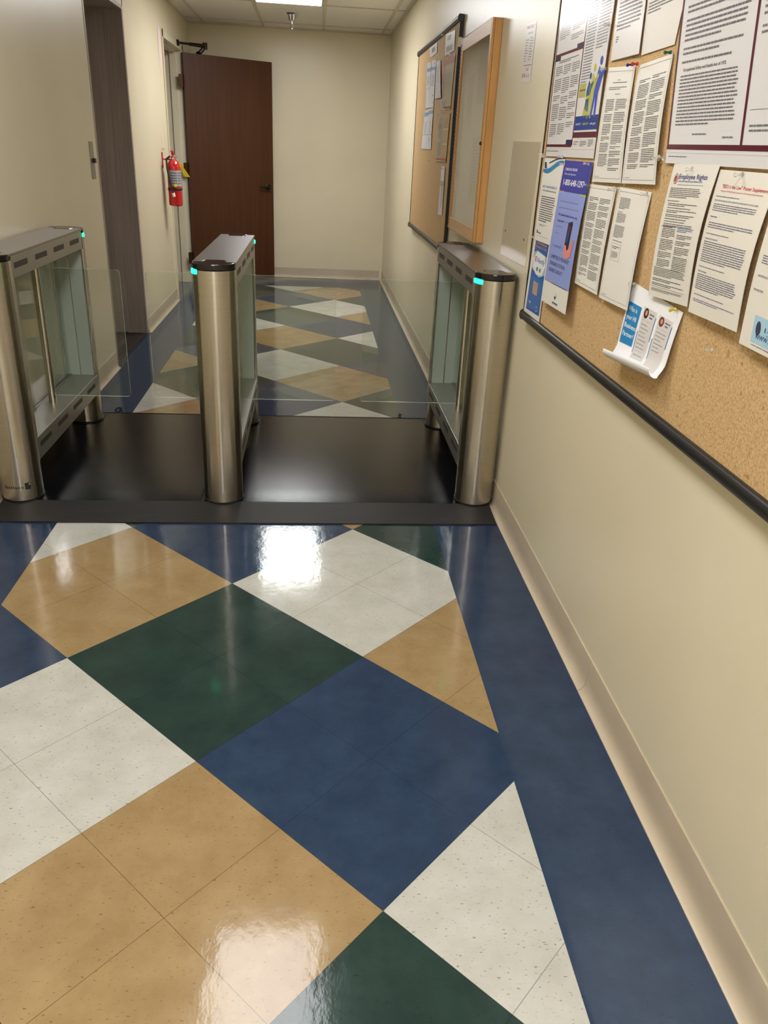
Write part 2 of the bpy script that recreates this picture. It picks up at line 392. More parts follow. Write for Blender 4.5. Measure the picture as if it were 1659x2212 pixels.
# closer arm
t = thing('door_closer_arm', (XL+.02, 8.50, DZ-.03), 'dark metal door closer arm joining the frame head to the brown door top', 'door closer')
e0 = Vector((XL+.02, 8.48, DZ-.02)); el = Vector((-1.065, 8.86, 2.215)); br = Vector((-1.11, 8.86, 2.160))
m = MB(); m.tube([e0, e0.lerp(el, .45)], [.010, .010], M_dark, 8); m.tube([e0.lerp(el, .42), el], [.014, .018], M_dark, 8); m.build('arm', t)
m = MB(); m.box((XL+.012, 8.455, DZ-.045), (XL+.03, 8.505, DZ+.002), M_dark); m.build('frame_shoe', t)
m = MB(); m.lathe([(0, -.028), (.022, -.028), (.022, .028), (0, .028)], M_dark, tuple(el)); m.build('elbow_joint', t)
m = MB(); m.tube([el+Vector((-.01, 0, -.015)), (-1.115, 8.845, 2.155), (-1.125, 8.83, 2.139)], [.018, .020, .03], M_dark, 8); m.build('door_bracket', t)

# elevator-type opening with grey steel jambs
m = MB()
pr = [(-1.70, EY1-.035), (-1.62, EY1-.016), (-1.52, EY1+.000), (-1.42, EY1+.004), (-1.34, EY1-.006), (XL+.001, EY1-.022), (XL+.004, EY1-.02), (XL+.004, EY1+.012), (-1.70, EY1+.012)]
m.prism(pr, .006, EZ, M_elev, smooth=False)
m.box((-1.70, EY0, .006), (XL+.003, EY0+.02, EZ), M_elev)
m.box((-1.70, EY0+.02, EZ-.001), (XL+.004, EY1-.02, EZ+.022), M_elev)
struct(m.build('trim_2'))
m = MB(); m.box((-1.74, EY0+.02, .008), (-1.705, EY0+.52, EZ), M_elev); m.box((-1.735, EY0+.524, .008), (-1.70, EY1, EZ), M_elev); struct(m.build('door_2', bevel=.002))
m = MB(); m.box((-1.70, EY0+.0, .0005), (XL+.005, EY1-.03, .006), M_sill)
for k in range(9): m.box((-1.66+k*.045, EY0+.01, .006), (-1.65+k*.045, EY1-.04, .010), M_sill)
struct(m.build('trim_3'))

# wall plate with black key switch near the opening
t = thing('wall_control_plate', (XL, 5.08, 1.15), 'narrow grey wall plate with black key switch beside the grey steel opening', 'wall plate')
m = MB(); m.box((XL, 5.035, 1.152), (XL+.004, 5.115, 1.350), M_greyplate); m.build('plate', t, bevel=.001)
m = MB(); m.box((XL+.004, 5.062, 1.237), (XL+.022, 5.092, 1.262), M_black); m.build('key_switch', t, bevel=.003)
# light switch
t = thing('light_switch', (XL, 7.43, 1.30), 'cream light switch plate on the left wall above the fire extinguisher', 'light switch')
m = MB(); m.box((XL, 7.385, 1.305), (XL+.006, 7.475, 1.410), M_switch); m.build('cover_plate', t, bevel=.002)
m = MB(); m.box((XL+.006, 7.42, 1.335), (XL+.012, 7.44, 1.38), M_switch); m.build('toggle', t, bevel=.002)

# ------------------------------------------------------------------ papers and print
INK = {}
def ink(c, rough=.55):
    k = (c, rough)
    if k not in INK: INK[k] = mat('print_%d_%d_%d_%d' % (c+(int(rough*100),)), c, rough, spec=.4)
    return INK[k]
_tc = {}
def text_tris(s, bold=False):
    k = (s, bold)
    if k in _tc: return _tc[k]
    cu = bpy.data.curves.new('t', 'FONT'); cu.body = s; cu.size = 1; cu.resolution_u = 2
    if bold: cu.offset = .008
    o = bpy.data.objects.new('t', cu); C.objects.link(o)
    dg = bpy.context.evaluated_depsgraph_get(); me = o.evaluated_get(dg).to_mesh()
    vs = [(v.co.x, v.co.y) for v in me.vertices]; fs = [tuple(p.vertices) for p in me.polygons]
    o.evaluated_get(dg).to_mesh_clear(); bpy.data.objects.remove(o); bpy.data.curves.remove(cu)
    x0 = min(v[0] for v in vs); x1 = max(v[0] for v in vs)
    _tc[k] = ([(a-x0, b_) for a, b_ in vs], fs, x1-x0); return _tc[k]
class Paper:
    """sheet hanging on a wall-parallel plane; u to the viewer's right, v down"""
    def __init__(s, corners, white=(226, 222, 212), rough=.45, bow=0., curl=None, back=True, nu=8, nv=14):
        s.c = [Vector(p) for p in corners]; s.mb = MB(); s.bow = bow; s.curl = curl; s.nu, s.nv = nu, nv
        s.W = ((s.c[1]-s.c[0]).length+(s.c[2]-s.c[3]).length)/2; s.H = ((s.c[3]-s.c[0]).length+(s.c[2]-s.c[1]).length)/2
        s.rough = rough; s.lay = 0
        s.rect(0, 0, 1, 1, white, lift=0)
        if back: s.grid(0, 0, 1, 1, ink(white, rough), -.0006)
    def P(s, u, v, lift=0):
        a = s.c[0].lerp(s.c[1], u); b_ = s.c[3].lerp(s.c[2], u); p = a.lerp(b_, v)
        off = s.bow*math.sin(PI*v)*(.6+.4*u)
        if s.curl: off += s.curl(u, v)
        return p+Vector((-(off+lift), 0, 0))
    def grid(s, u0, v0, u1, v1, m, lift):
        a = max(1, math.ceil((u1-u0)*s.nu-1e-6)); b_ = max(1, math.ceil((v1-v0)*s.nv-1e-6))
        vs = [s.P(u0+(u1-u0)*i/a, v0+(v1-v0)*j/b_, lift) for j in range(b_+1) for i in range(a+1)]
        fs = [(j*(a+1)+i, (j+1)*(a+1)+i, (j+1)*(a+1)+i+1, j*(a+1)+i+1) for j in range(b_) for i in range(a)]
        s.mb.add(vs, fs, m, True)
    def rect(s, u0, v0, u1, v1, col, lift=.0003):
        s.grid(u0, v0, u1, v1, ink(col, s.rough), lift)
    def poly(s, pts, col, lift=.0005):
        s.mb.face([s.P(u, v, lift) for u, v in pts], ink(col, s.rough))
    def text(s, t, u, v, h, col, w=None, align='l', bold=False, lift=.0007):
        """cap height h (fraction of sheet height), baseline at v, fitted to width w"""
        vs, fs, tw = text_tris(t, bold); k = h/.69*1.0
        if w is None: w = tw*k*s.H/s.W
        sx = w/tw; u0 = u if align == 'l' else (u-w/2 if align == 'c' else u-w)
        s.mb.add([s.P(u0+a*sx, v-b_*k, lift) for a, b_ in vs], fs, ink(col, s.rough))
    def lines(s, u0, v0, u1, v1, n, col=(96, 94, 94), fill=.40, last=.6, indent=0):
        """n lines of small print"""
        m = ink(tuple(min(255, int(q+(224-q)*.20)) for q in col), s.rough); dv = (v1-v0)/n
        for k in range(n):
            a = u0+(indent if k else 0); end = u1-random.random()*(u1-u0)*.07 if k < n-1 else u0+(u1-u0)*last
            v = v0+dv*(k+.2)
            while a < end-.005:
                w = min(end-a, random.uniform(.006, .022)/s.W)
                s.mb.face([s.P(a, v, .0006), s.P(a, v+dv*fill, .0006), s.P(a+w, v+dv*fill, .0006), s.P(a+w, v, .0006)], m)
                a += w+.0016/s.W
    def border(s, d, th, col):
        e = th*s.W/s.H; f = d*s.W/s.H
        s.rect(d, f, 1-d, f+e, col); s.rect(d, 1-f-e, 1-d, 1-f, col); s.rect(d, f, d+th, 1-f, col); s.rect(1-d-th, f, 1-d, 1-f, col)
    def done(s, name, label, cat, group=None):
        o = s.mb.build(name, fixn=False); return tag(o, label, cat, group)
BX = .770   # face of the cork boards
def pc(*px, x=BX, off=None):
    off = off or (0.002, .002, .004, .004)
    return [on_wall(a, b_, x-o) for (a, b_), o in zip(px, off)]

def sign_paper():
    pass
# ------------------------------------------------------------------ cork boards
def board(label, y0, y1, z0, z1, group='black framed cork boards'):
    t = thing('cork_board', (XR, (y0+y1)/2, z0), label, 'bulletin board', group)
    m = MB(); m.box((BX, y0+.004, z0+.004), (XR-.001, y1-.004, z1-.004), M_cork); m.build('cork_panel', t)
    def dprof(zc, r=.0155):   # rounded rail standing proud of the cork
        return [(XR-.001, zc+r*.9), (BX-.004, zc+r*.95)]+[(BX-.004-.0115*math.cos(a), zc-r*math.sin(a)) for a in [math.radians(q) for q in range(-80, 81, 16)]]+[(BX-.004, zc-r*.95), (XR-.001, zc-r*.9)]
    for z in (z0, z1):
        m = MB(); m.prof_y(dprof(z), y0, y1, M_blackm); m.build('frame_rail', t, bevel=.001)
        for ya, yb in ((y0-.006, y0+.004), (y1-.004, y1+.006)):
            m = MB(); m.prof_y(dprof(z, .019), ya, yb, M_black); m.build('corner_cap', t, bevel=.002)
    for ya in (y0-.002, y1-.006):
        m = MB(); m.box((BX-.0035, ya, z0), (XR-.001, ya+.008, z1), M_blackm); m.build('frame_rail', t)
    return t
board('large cork board at right covered in employment notices, black rounded frame', .41, 2.845, .860, 2.07)
fb = board('smaller black framed cork board further down the right wall beyond the oak cabinet', 4.815, 6.63, .850, 2.040)
m = MB(); m.box((BX-.006, 4.806, 1.905), (XR-.001, 4.812, 1.95), M_white); m.build('mounting_clip', fb, bevel=.002)

def notice(px, label, draw, off=None, white=(228, 224, 214), rough=.42, bow=.002, name='paper_notice', cat='notice', group=None, curl=None):
    p = Paper(pc(*px, off=off), white, rough, bow, curl); draw(p); return p.done(name, label, cat, group)
G1 = (92, 90, 92)
# poster left : multi panel labour law poster
def d(p):
    mar = (92, 34, 50); nav = (38, 42, 84)
    p.rect(0, 0, .012, 1, mar); 
    p.rect(.56, 0, .575, .95, mar)
    p.rect(.0, .945, .56, .957, mar); p.rect(.44, .925, .56, .945, nav)
    p.rect(.56, .895, 1, .918, mar); p.rect(.988, .0, 1, .9, mar)
    p.rect(0, .545, .57, .557, mar); p.rect(.44, .53, .56, .546, nav); p.rect(.0, .557, .12, .575, nav)
    p.rect(0, .15, .57, .163, mar); p.rect(.48, .13, .57, .15, nav); p.rect(.0, .965, 1, .967, (200, 196, 190))
    for u0, u1 in ((.05, .2), (.22, .37), (.39, .54)):
        v = .60
        while v < .90:
            k = random.randint(3, 9); h = k*.0085
            if v+h > .915: break
            p.lines(u0, v, u1, v+h, k, (112, 108, 110)); v += h+.012
    p.lines(.1, .575, .5, .59, 2, (80, 76, 80))
    for u0, u1 in ((.05, .27), (.30, .54)):
        v = .19
        while v < .5:
            k = random.randint(3, 8); h = k*.0085
            if v+h > .515: break
            p.lines(u0, v, u1, v+h, k, (118, 114, 116)); v += h+.013
    for u0, u1 in ((.05, .27), (.30, .54)):
        p.lines(u0, .01, u1, .12, 12, (118, 114, 116))
    # third column: safety notice with figures
    p.rect(.578, .83, .988, .887, (34, 66, 138)); p.text('SAFETY', .60, .867, .009, (220, 226, 240), w=.1); p.text('HEALTH', .73, .867, .009, (205, 214, 120), w=.1); p.text('osha.gov', .86, .867, .009, (240, 240, 246), w=.1)
    p.text('Safety and Health', .72, .155, .012, (70, 70, 110), w=.25, bold=True); p.text("IT'S THE LAW!", .70, .18, .014, (64, 70, 140), w=.27, bold=True)
    p.lines(.60, .23, .76, .70, 42, (126, 128, 140)); p.lines(.79, .22, .97, .58, 32, (126, 128, 140))
    p.rect(.585, .70, .71, .755, (184, 180, 104)); p.lines(.60, .72, .70, .735, 1, (90, 90, 60), last=1)
    def fig(u, v, s, col, lean=0):
        q = [(-.02, 0), (-.05, .06), (-.045, .13), (-.055, .22), (-.03, .22), (-.012, .13), (.0, .22), (.028, .22), (.02, .12), (.045, .06), (.08, .02), (.07, .01), (.02, .03)]
        p.poly([(u+a*s+lean*(.22-b_), v+b_*s*.8) for a, b_ in q][::-1], col)
        p.poly([(u+.022*s*math.cos(a*.785)+lean*.22, v-.016*s+.016*s*math.sin(a*.785)) for a in range(8)][::-1], col)
    fig(.90, .645, 1.1, (66, 92, 176), .1); fig(.83, .665, 1.0, (190, 186, 96)); fig(.77, .69, .85, (58, 96, 132))
    p.poly([(.70, .83), (.735, .755), (.79, .75), (.82, .83)], (190, 186, 96))
    p.lines(.60, .93, .70, .95, 2, (150, 120, 120)); p.lines(.72, .93, .84, .955, 4, G1); p.lines(.87, .925, .96, .955, 4, G1)
    p.lines(.03, .972, .3, .98, 1, G1, last=1)
TLl = on_wall(1177.5, 337, BX-.004); BRr = on_wall(1282, 342.5, BX-.004); UL = on_wall(1216, 0, BX-.003); UR = on_wall(1331.5, 0, BX-.003)
def ext(a, b_, z):  # carry edge a->b on to height z
    t_ = (z-a.z)/(b_.z-a.z); return a+(b_-a)*t_
p = Paper([ext(TLl, UL, 2.03), ext(BRr, UR, 2.03), BRr, TLl], (224, 220, 216), .16, .003); d(p)
p.done('labor_law_poster', 'laminated multi-panel labour law poster with blue and yellow figures, top left of large cork board', 'poster', 'labour law posters')

# poster right
def d(p):
    mar = (88, 26, 44)
    p.rect(0, 0, .012, .955, mar); p.rect(.462, 0, .475, .945, mar); p.rect(0, .940, 1, .956, mar)
    p.rect(.0, .965, 1, .967, (206, 202, 198))
    v = .03
    for k in (3, 4, 3, 4, 2, 3, 2, 4, 2, 2, 5, 2, 1):
        h = k*.0145; p.lines(.045, v, .43, v+h, k, (84, 80, 88), last=.6 if k > 1 else .8); v += h+.011
    p.text('Occupational Safety and Health Act of 1972', .06, v+.008, .009, (40, 36, 44), w=.27, bold=True)
    p.lines(.045, v+.018, .42, .885, 15, (78, 74, 82)); p.lines(.17, .905, .26, .915, 1, G1, last=1); p.lines(.36, .915, .42, .925, 1, G1, last=1)
    v = .03
    for k in (2, 3, 3, 1, 2, 2, 1, 1, 1, 1, 1):
        h = k*.0145; p.lines(.50, v, .93, v+h, k, (96, 92, 98), last=.3); v += h+.013
    p.lines(.50, v, .95, v+.03, 2, (84, 80, 88)); v += .045
    p.text('You must keep your address on file with the department', .50, v+.008, .009, (44, 40, 48), w=.42, bold=True)
    p.lines(.50, v+.03, .95, v+.075, 3, G1); p.lines(.50, v+.09, .95, v+.14, 3, G1); p.lines(.50, v+.155, .95, v+.185, 2, G1)
    p.rect(.49, .848, .98, .8495, (120, 116, 120)); p.text('Please post in a conspicuous place', .66, .873, .009, (50, 46, 54), w=.2, bold=True)
    p.lines(.50, .885, .97, .91, 2, G1); p.lines(.68, .918, .78, .926, 1, G1, last=1); p.lines(.02, .975, .15, .981, 1, G1, last=1)
B1 = on_wall(1437, 352, BX-.006); U1 = on_wall(1477, 0, BX-.006); B2 = on_wall(1659, 366, BX-.006)
B2e = B1+(B2-B1)*1.62; U1e = ext(B1, U1, 2.0)+Vector((0, -.01, 0))
p = Paper([U1e, U1e+(B2e-B1), B2e, B1], (222, 220, 220), .2, .004); d(p)
p.done('labor_law_poster', 'wide laminated labour law poster with maroon borders, top right of large cork board', 'poster', 'labour law posters')

def twocol(u0=.10, um=.49, u1=.90, v0=.2, v1=.9, col=(74, 72, 72), pitch=.0145, foot=True, bd=True):
    def f(p):
        if bd: p.border(.04, .004, (120, 118, 116))
        for a, b_ in ((u0, um-.02), (um+.02, u1)):
            v = v0+random.uniform(0, .02)
            while v < v1-.03:
                k = random.randint(2, 8); h = min(k*pitch, v1-v); k = max(1, int(h/pitch))
                p.lines(a, v, b_-.02, v+k*pitch, k, col, last=random.uniform(.3, .9)); v += (k+.75)*pitch
        if foot: p.lines(.09, .945, .24, .955, 1, (80, 80, 80), last=1)
    return f
def d(p):
    p.lines(.1, .0, .92, .80, 30, (84, 82, 84)); p.lines(.12, .83, .22, .88, 3, (84, 82, 84))
a = on_wall(1319, 132, BX-.004); b_ = on_wall(1380, 116, BX-.008); u1 = on_wall(1336, 0, BX-.004); u2 = on_wall(1397, 0, BX-.004)
p = Paper([ext(a, u1, 1.93), ext(b_, u2, 1.93), b_, a], (226, 222, 218), .2, .002); d(p)
p.done('paper_notice', 'plastic-sleeved notice at board top, just right of the figures poster', 'notice', 'notices on the large cork board')
def d(p):
    v = .02
    for k in (5, 4, 5, 3, 3, 4, 3, 4): p.lines(.06, v, .93, v+k*.019, k, (88, 86, 88), last=.4); v += k*.019+.022
a = on_wall(1385, 119.6, BX-.003); b_ = on_wall(1457, 96, BX-.003); u1 = on_wall(1400, 0, BX-.003); u2 = on_wall(1479, 0, BX-.003)
p = Paper([ext(a, u1, 1.95), ext(b_, u2, 1.95), b_, a], (226, 221, 212), .35, .001); d(p)
p.done('paper_notice', 'notice at board top directly left of the wide maroon-bordered poster', 'notice', 'notices on the large cork board')

def d(p):
    p.border(.045, .004, (120, 118, 116))
    p.text('NOTICE', .43, .115, .010, (70, 70, 70), w=.12); p.lines(.28, .125, .8, .14, 1, (70, 70, 70), last=1)
    p.lines(.16, .165, .86, .195, 2, (84, 82, 84)); p.lines(.42, .225, .62, .235, 1, (60, 60, 60), last=1)
    twocol(.13, .49, .92, .26, .90, (66, 64, 66), bd=False)(p)
notice([(1315.6, 146), (1373, 142), (1341, 396), (1278.6, 392.5)], 'two-column notice hanging from a blue push pin, bordered page', d, off=(.002, .002, .008, .006), bow=.004, group='notices on the large cork board')
notice([(1381, 141), (1455, 115), (1415, 399), (1342.6, 396)], 'two-column notice hanging from a red push pin, right of the blue-pinned page', twocol(.12, .5, .93, .12, .90, (66, 64, 66)), off=(.002, .002, .010, .008), bow=.006, group='notices on the large cork board')
notice([(1272.7, 397), (1332.4, 405), (1289, 637.4), (1241, 611)], 'two-column notice right of the blue helpline flyer, second row', twocol(.12, .5, .92, .10, .90, (60, 58, 58)), off=(.002, .002, .014, .010), bow=.003, group='notices on the large cork board')
def d(p):
    p.border(.04, .004, (120, 118, 116))
    p.lines(.12, .08, .46, .18, 8, (66, 64, 66)); p.lines(.12, .20, .3, .21, 1, (66, 64, 66), last=1)
    p.lines(.12, .215, .42, .30, 7, (66, 64, 66)); p.lines(.12, .32, .46, .43, 9, (66, 64, 66)); p.lines(.14, .45, .46, .462, 1, (80, 78, 80), last=1)
    for a in ((.14, .48, .46, .482), (.14, .628, .46, .63), (.14, .48, .146, .63), (.454, .48, .46, .63)): p.rect(*a, (120, 118, 116))
    p.lines(.18, .50, .42, .53, 2, (74, 72, 74)); p.lines(.18, .55, .40, .61, 5, (74, 72, 74)); p.lines(.09, .945, .24, .955, 1, (80, 80, 80), last=1)
notice([(1338.7, 404), (1408, 415.5), (1354.5, 671.5), (1293.5, 642)], 'mostly blank notice with a small boxed paragraph, left of the employee rights page', d, off=(.002, .002, .018, .014), bow=.004, group='notices on the large cork board')

# flyer with the wave emblem
def d(p):
    def wave(v0, v1, amp, th, col, u0=0., u1=1., n=16, ph=0):
        for k in range(n):
            a = u0+(u1-u0)*k/n; b2 = u0+(u1-u0)*(k+1)/n
            f = lambda u: v0+(v1-v0)*u+amp*math.sin(2*PI*u+ph)
            g_ = lambda u: th*(.55+.45*math.sin(PI*min(1, max(0, u))))
            p.poly([(a, f(a)), (a, f(a)+g_(a)), (b2, f(b2)+g_(b2)), (b2, f(b2))], col)
    wave(.125, .02, .022, .065, (36, 128, 176), .02, .99)
    wave(.06, -.02, .012, .018, (30, 42, 84), .28, 1, ph=.5)
    p.poly([(.04, .045), (.07, .115), (.20, .125), (.14, .05)], (30, 42, 84))
    p.text('PAY TRANSPARENCY', .13, .345, .028, (60, 122, 180), w=.76); p.text('NONDISCRIMINATION PROVISION', .13, .385, .014, (60, 60, 80), w=.74, bold=True)
    p.lines(.12, .44, .9, .76, 12, (76, 74, 84), fill=.42); p.lines(.2, .785, .65, .81, 2, (110, 108, 112))
    p.rect(.10, .865, .16, .905, (30, 42, 110)); p.text('ofccp', .17, .905, .024, (30, 42, 110), w=.2, bold=True); p.lines(.12, .93, .8, .94, 1, (120, 118, 124), last=1)
notice([(1177, 341), (1220.8, 344), (1188.6, 530.7), (1154, 517)], 'white pay transparency flyer with a blue wave emblem', d, off=(.004, .004, .006, .004), bow=.002, name='pay_transparency_flyer', cat='flyer', group='flyers at the left edge of the large cork board')
# e-verify
def d(p):
    p.rect(.12, 0, .94, .93, (34, 92, 168)); p.rect(.12, 0, .94, .12, (34, 84, 150)); p.text('This Employer', .18, .055, .032, (232, 160, 60), w=.68, bold=True); p.text('Participates in E-Verify', .18, .105, .032, (232, 150, 70), w=.68, bold=True)
    p.poly([(.12, .18), (.34, .14), (.94, .17), (.94, .40), (.62, .46), (.12, .38)], (172, 180, 176))
    p.poly([(.14, .26), (.34, .15), (.80, .17), (.93, .28), (.80, .42), (.44, .44), (.18, .36)], (222, 228, 230), lift=.0008)
    p.text('E', .26, .28, .062, (196, 40, 60), w=.12, bold=True, lift=.0011); p.text('Verify', .40, .28, .058, (28, 56, 130), w=.46, bold=True, lift=.0011)
    for u in (.42, .60): p.poly([(u, .34), (u, .39), (u+.10, .39), (u+.10, .34)], (120, 124, 126), lift=.0011)
    p.poly([(.36, .52), (.36, .69), (.66, .70), (.66, .53)], (222, 160, 74))
    p.lines(.16, .48, .9, .9, 20, (52, 106, 182)); p.poly([(.24, .80), (.24, .83), (.36, .835), (.36, .80)], (210, 214, 190))
    p.poly([(.74+.07*math.cos(a*.52), .86+.035*math.sin(a*.52)) for a in range(12)][::-1], (220, 228, 238)); p.poly([(.74+.055*math.cos(a*.52), .86+.028*math.sin(a*.52)) for a in range(12)][::-1], (40, 98, 172), lift=.0007)
notice([(1155, 512), (1188.6, 528), (1164.5, 696.5), (1131, 674)], 'blue and white E-Verify flyer with an orange square, bottom left corner of large board', d, off=(.002, .002, .004, .003), bow=.001, name='verification_flyer', cat='flyer', group='flyers at the left edge of the large cork board')
# helpline
def d(p):
    p.rect(0, 0, 1, .205, (52, 56, 150)); p.rect(0, .205, 1, .84, (138, 152, 212))
    p.text('COMPLIANCE HELPLINE', .08, .065, .017, (232, 234, 246), w=.45, bold=True); p.text('24 hours a day, 7 days a week', .08, .093, .013, (222, 224, 242), w=.42, bold=True)
    p.text('1-800-648-1297', .10, .162, .040, (250, 250, 255), w=.76, bold=True)
    p.rect(0, .200, .2, .208, (220, 160, 80)); p.rect(.75, .205, 1, .216, (176, 190, 70))
    p.lines(.12, .262, .80, .28, 1, (96, 104, 160), last=1); p.lines(.12, .305, .86, .323, 1, (96, 104, 160), last=1)
    p.text('The Compliance Helpline, 24 hours a day,', .13, .366, .016, (40, 44, 96), w=.74, bold=True)
    p.text('7 days a week', .13, .408, .016, (40, 44, 96), w=.28, bold=True); p.lines(.45, .393, .64, .41, 1, (96, 104, 160), last=1)
    p.lines(.13, .435, .4, .452, 1, (96, 104, 160), last=1); p.lines(.13, .48, .28, .497, 1, (96, 104, 160), last=1)
    p.text("It's your call", .13, .585, .022, (90, 98, 160), w=.33)
    p.text('COMMITTED TO THE HIGHEST', .12, .668, .026, (44, 48, 76), w=.74); p.text('STANDARDS OF ETHICAL', .12, .715, .026, (44, 48, 76), w=.62); p.text('BUSINESS CONDUCT.', .12, .762, .026, (44, 48, 76), w=.56)
    p.poly([(.60, .40), (.60, .41), (.585, .57), (.66, .595), (.745, .57), (.76, .40), (.74, .385)], (28, 24, 34), lift=.0009)
    p.poly([(.63, .42), (.615, .53), (.70, .53), (.72, .42)], (90, 40, 60), lift=.0012); p.poly([(.63, .455), (.62, .53), (.69, .53), (.71, .46)], (40, 60, 110), lift=.0014)
    p.poly([(.585, .55), (.60, .62), (.70, .64), (.86, .62), (.90, .52), (.86, .50), (.78, .56), (.70, .585), (.66, .55)], (222, 132, 124), lift=.0013)
    p.rect(.0, .836, .3, .842, (210, 150, 80)); p.rect(.3, .836, .92, .842, (44, 52, 90))
    p.poly([(.52, .895), (.52, .905), (.545, .905), (.545, .895)], (222, 170, 60)); p.poly([(.50, .915), (.49, .93), (.53, .945), (.57, .925), (.58, .905), (.54, .925)], (34, 44, 84))
    p.lines(.44, .958, .66, .974, 1, (90, 92, 100), fill=.9, last=1)
notice([(1221, 346), (1282, 351), (1221, 680), (1170.5, 649)], 'tall blue compliance helpline flyer with a phone picture', d, off=(.003, .004, .028, .016), bow=.006, name='helpline_flyer', cat='flyer', group='flyers at the left edge of the large cork board')
# employee rights
def d(p):
    ce = (.135, .105)
    for r, c_ in ((.052, (150, 96, 70)), (.044, (226, 214, 200)), (.034, (160, 90, 70))):
        p.poly([(ce[0]+r*math.cos(a*.4488), ce[1]+r*.75*math.sin(a*.4488)) for a in range(14)][::-1], c_, lift=.0006+(.052-r)*.03)
    p.text('Employee Rights', .205, .105, .034, (44, 62, 128), w=.63, bold=True); p.text('Under the National Labor Relations Act', .205, .128, .014, (44, 62, 128), w=.55, bold=True); p.rect(.205, .146, .80, .149, (90, 110, 160))
    k_ = (70, 68, 66)
    p.lines(.07, .168, .80, .245, 6, k_); p.lines(.07, .26, .36, .272, 1, k_, last=1); v = .28
    for k in (2, 1, 2, 2, 1, 1, 3): p.lines(.10, v, .82, v+k*.0125, k, k_, last=random.uniform(.3, .9)); v += k*.0125+.006
    p.lines(.07, .448, .44, .46, 1, k_, last=1)
    v = .465
    for k in (6, 7, 4, 5): p.lines(.10, v, .45, v+k*.0125, k, k_); v += k*.0125+.007
    p.lines(.48, .45, .86, .485, 3, (60, 96, 160)); v = .50
    for k in (3, 3, 5, 9): p.lines(.50, v, .86, v+k*.0125, k, k_); v += k*.0125+.008
    p.lines(.06, .765, .86, .835, 6, k_); p.lines(.06, .85, .84, .875, 2, (50, 48, 48)); p.lines(.06, .885, .88, .91, 2, k_); p.rect(.06, .918, .88, .92, k_); p.lines(.06, .93, .86, .955, 3, k_)
notice([(1457, 354), (1556.4, 355), (1484.5, 663), (1400.6, 636.7)], 'Employee Rights notice with a round brown seal and blue heading', d, off=(.006, .006, .016, .014), bow=.010, white=(226, 221, 210), group='notices on the large cork board')
# EEO
def d(p):
    p.text('"EEO is the Law" Poster Supplement', .13, .115, .022, (190, 44, 60), w=.80, bold=True); p.text('Employers Holding Federal Contracts or Subcontracts Section Revisions', .13, .14, .010, (190, 60, 76), w=.74, bold=True)
    n_ = (84, 88, 112); p.lines(.07, .168, .50, .18, 1, n_, last=1); p.text('RACE, COLOR, RELIGION, SEX, SEXUAL ORIENTATION, GENDER IDENTITY, NATIONAL ORIGIN', .07, .205, .010, (50, 60, 110), w=.78, bold=True)
    p.lines(.07, .22, .88, .275, 4, n_); p.lines(.07, .305, .20, .318, 1, (50, 60, 110), last=1); p.lines(.07, .345, .92, .39, 3, n_)
    p.lines(.07, .42, .52, .432, 1, n_, last=1); p.text('INDIVIDUALS WITH DISABILITIES', .07, .465, .010, (50, 60, 110), w=.26, bold=True)
    p.lines(.07, .475, .90, .625, 10, n_); p.lines(.07, .65, .6, .662, 1, n_, last=1); p.text('PROTECTED VETERANS', .07, .695, .010, (50, 60, 110), w=.18, bold=True)
    p.lines(.07, .705, .88, .82, 8, n_); p.lines(.07, .85, .68, .862, 1, n_, last=1); p.lines(.07, .885, .92, .91, 2, (90, 100, 150))
notice([(1556.4, 366), (1686, 377), (1591, 718), (1486.4, 672.7)], 'EEO is the Law supplement sheet with red heading text', d, off=(.004, .004, .022, .016), bow=.010, white=(227, 221, 209), group='notices on the large cork board')
def d(p):
    n_ = (84, 88, 112)
    for v, k in ((.06, 3), (.16, 5), (.30, 4), (.44, 4)): p.lines(.1, v, .9, v+k*.014, k, n_)
    p.text('INDIVIDUALS WITH', .1, .57, .012, (50, 60, 110), w=.3, bold=True); p.text('PROTECTED', .08, .655, .012, (50, 60, 110), w=.2, bold=True)
    p.rect(.22, .79, .98, .955, (168, 204, 222)); p.poly([(.33+.05*math.cos(a*.52), .862+.045*math.sin(a*.52)) for a in range(12)][::-1], (60, 66, 90), lift=.0007)
    p.text('1-866-', .46, .868, .026, (30, 50, 110), w=.34, bold=True); p.text('WWW.DOL.GOV', .30, .925, .03, (26, 60, 120), w=.60, bold=True); p.lines(.5, .88, .8, .892, 1, (90, 110, 140), last=1)
    p.lines(.25, .965, .9, .975, 1, n_, last=1)
notice([(1692, 381), (1812, 398), (1706, 797), (1596, 741)], 'rightmost sheet with a pale blue phone number panel at its foot', d, off=(.004, .004, .022, .018), bow=.010, white=(227, 221, 209), group='notices on the large cork board')
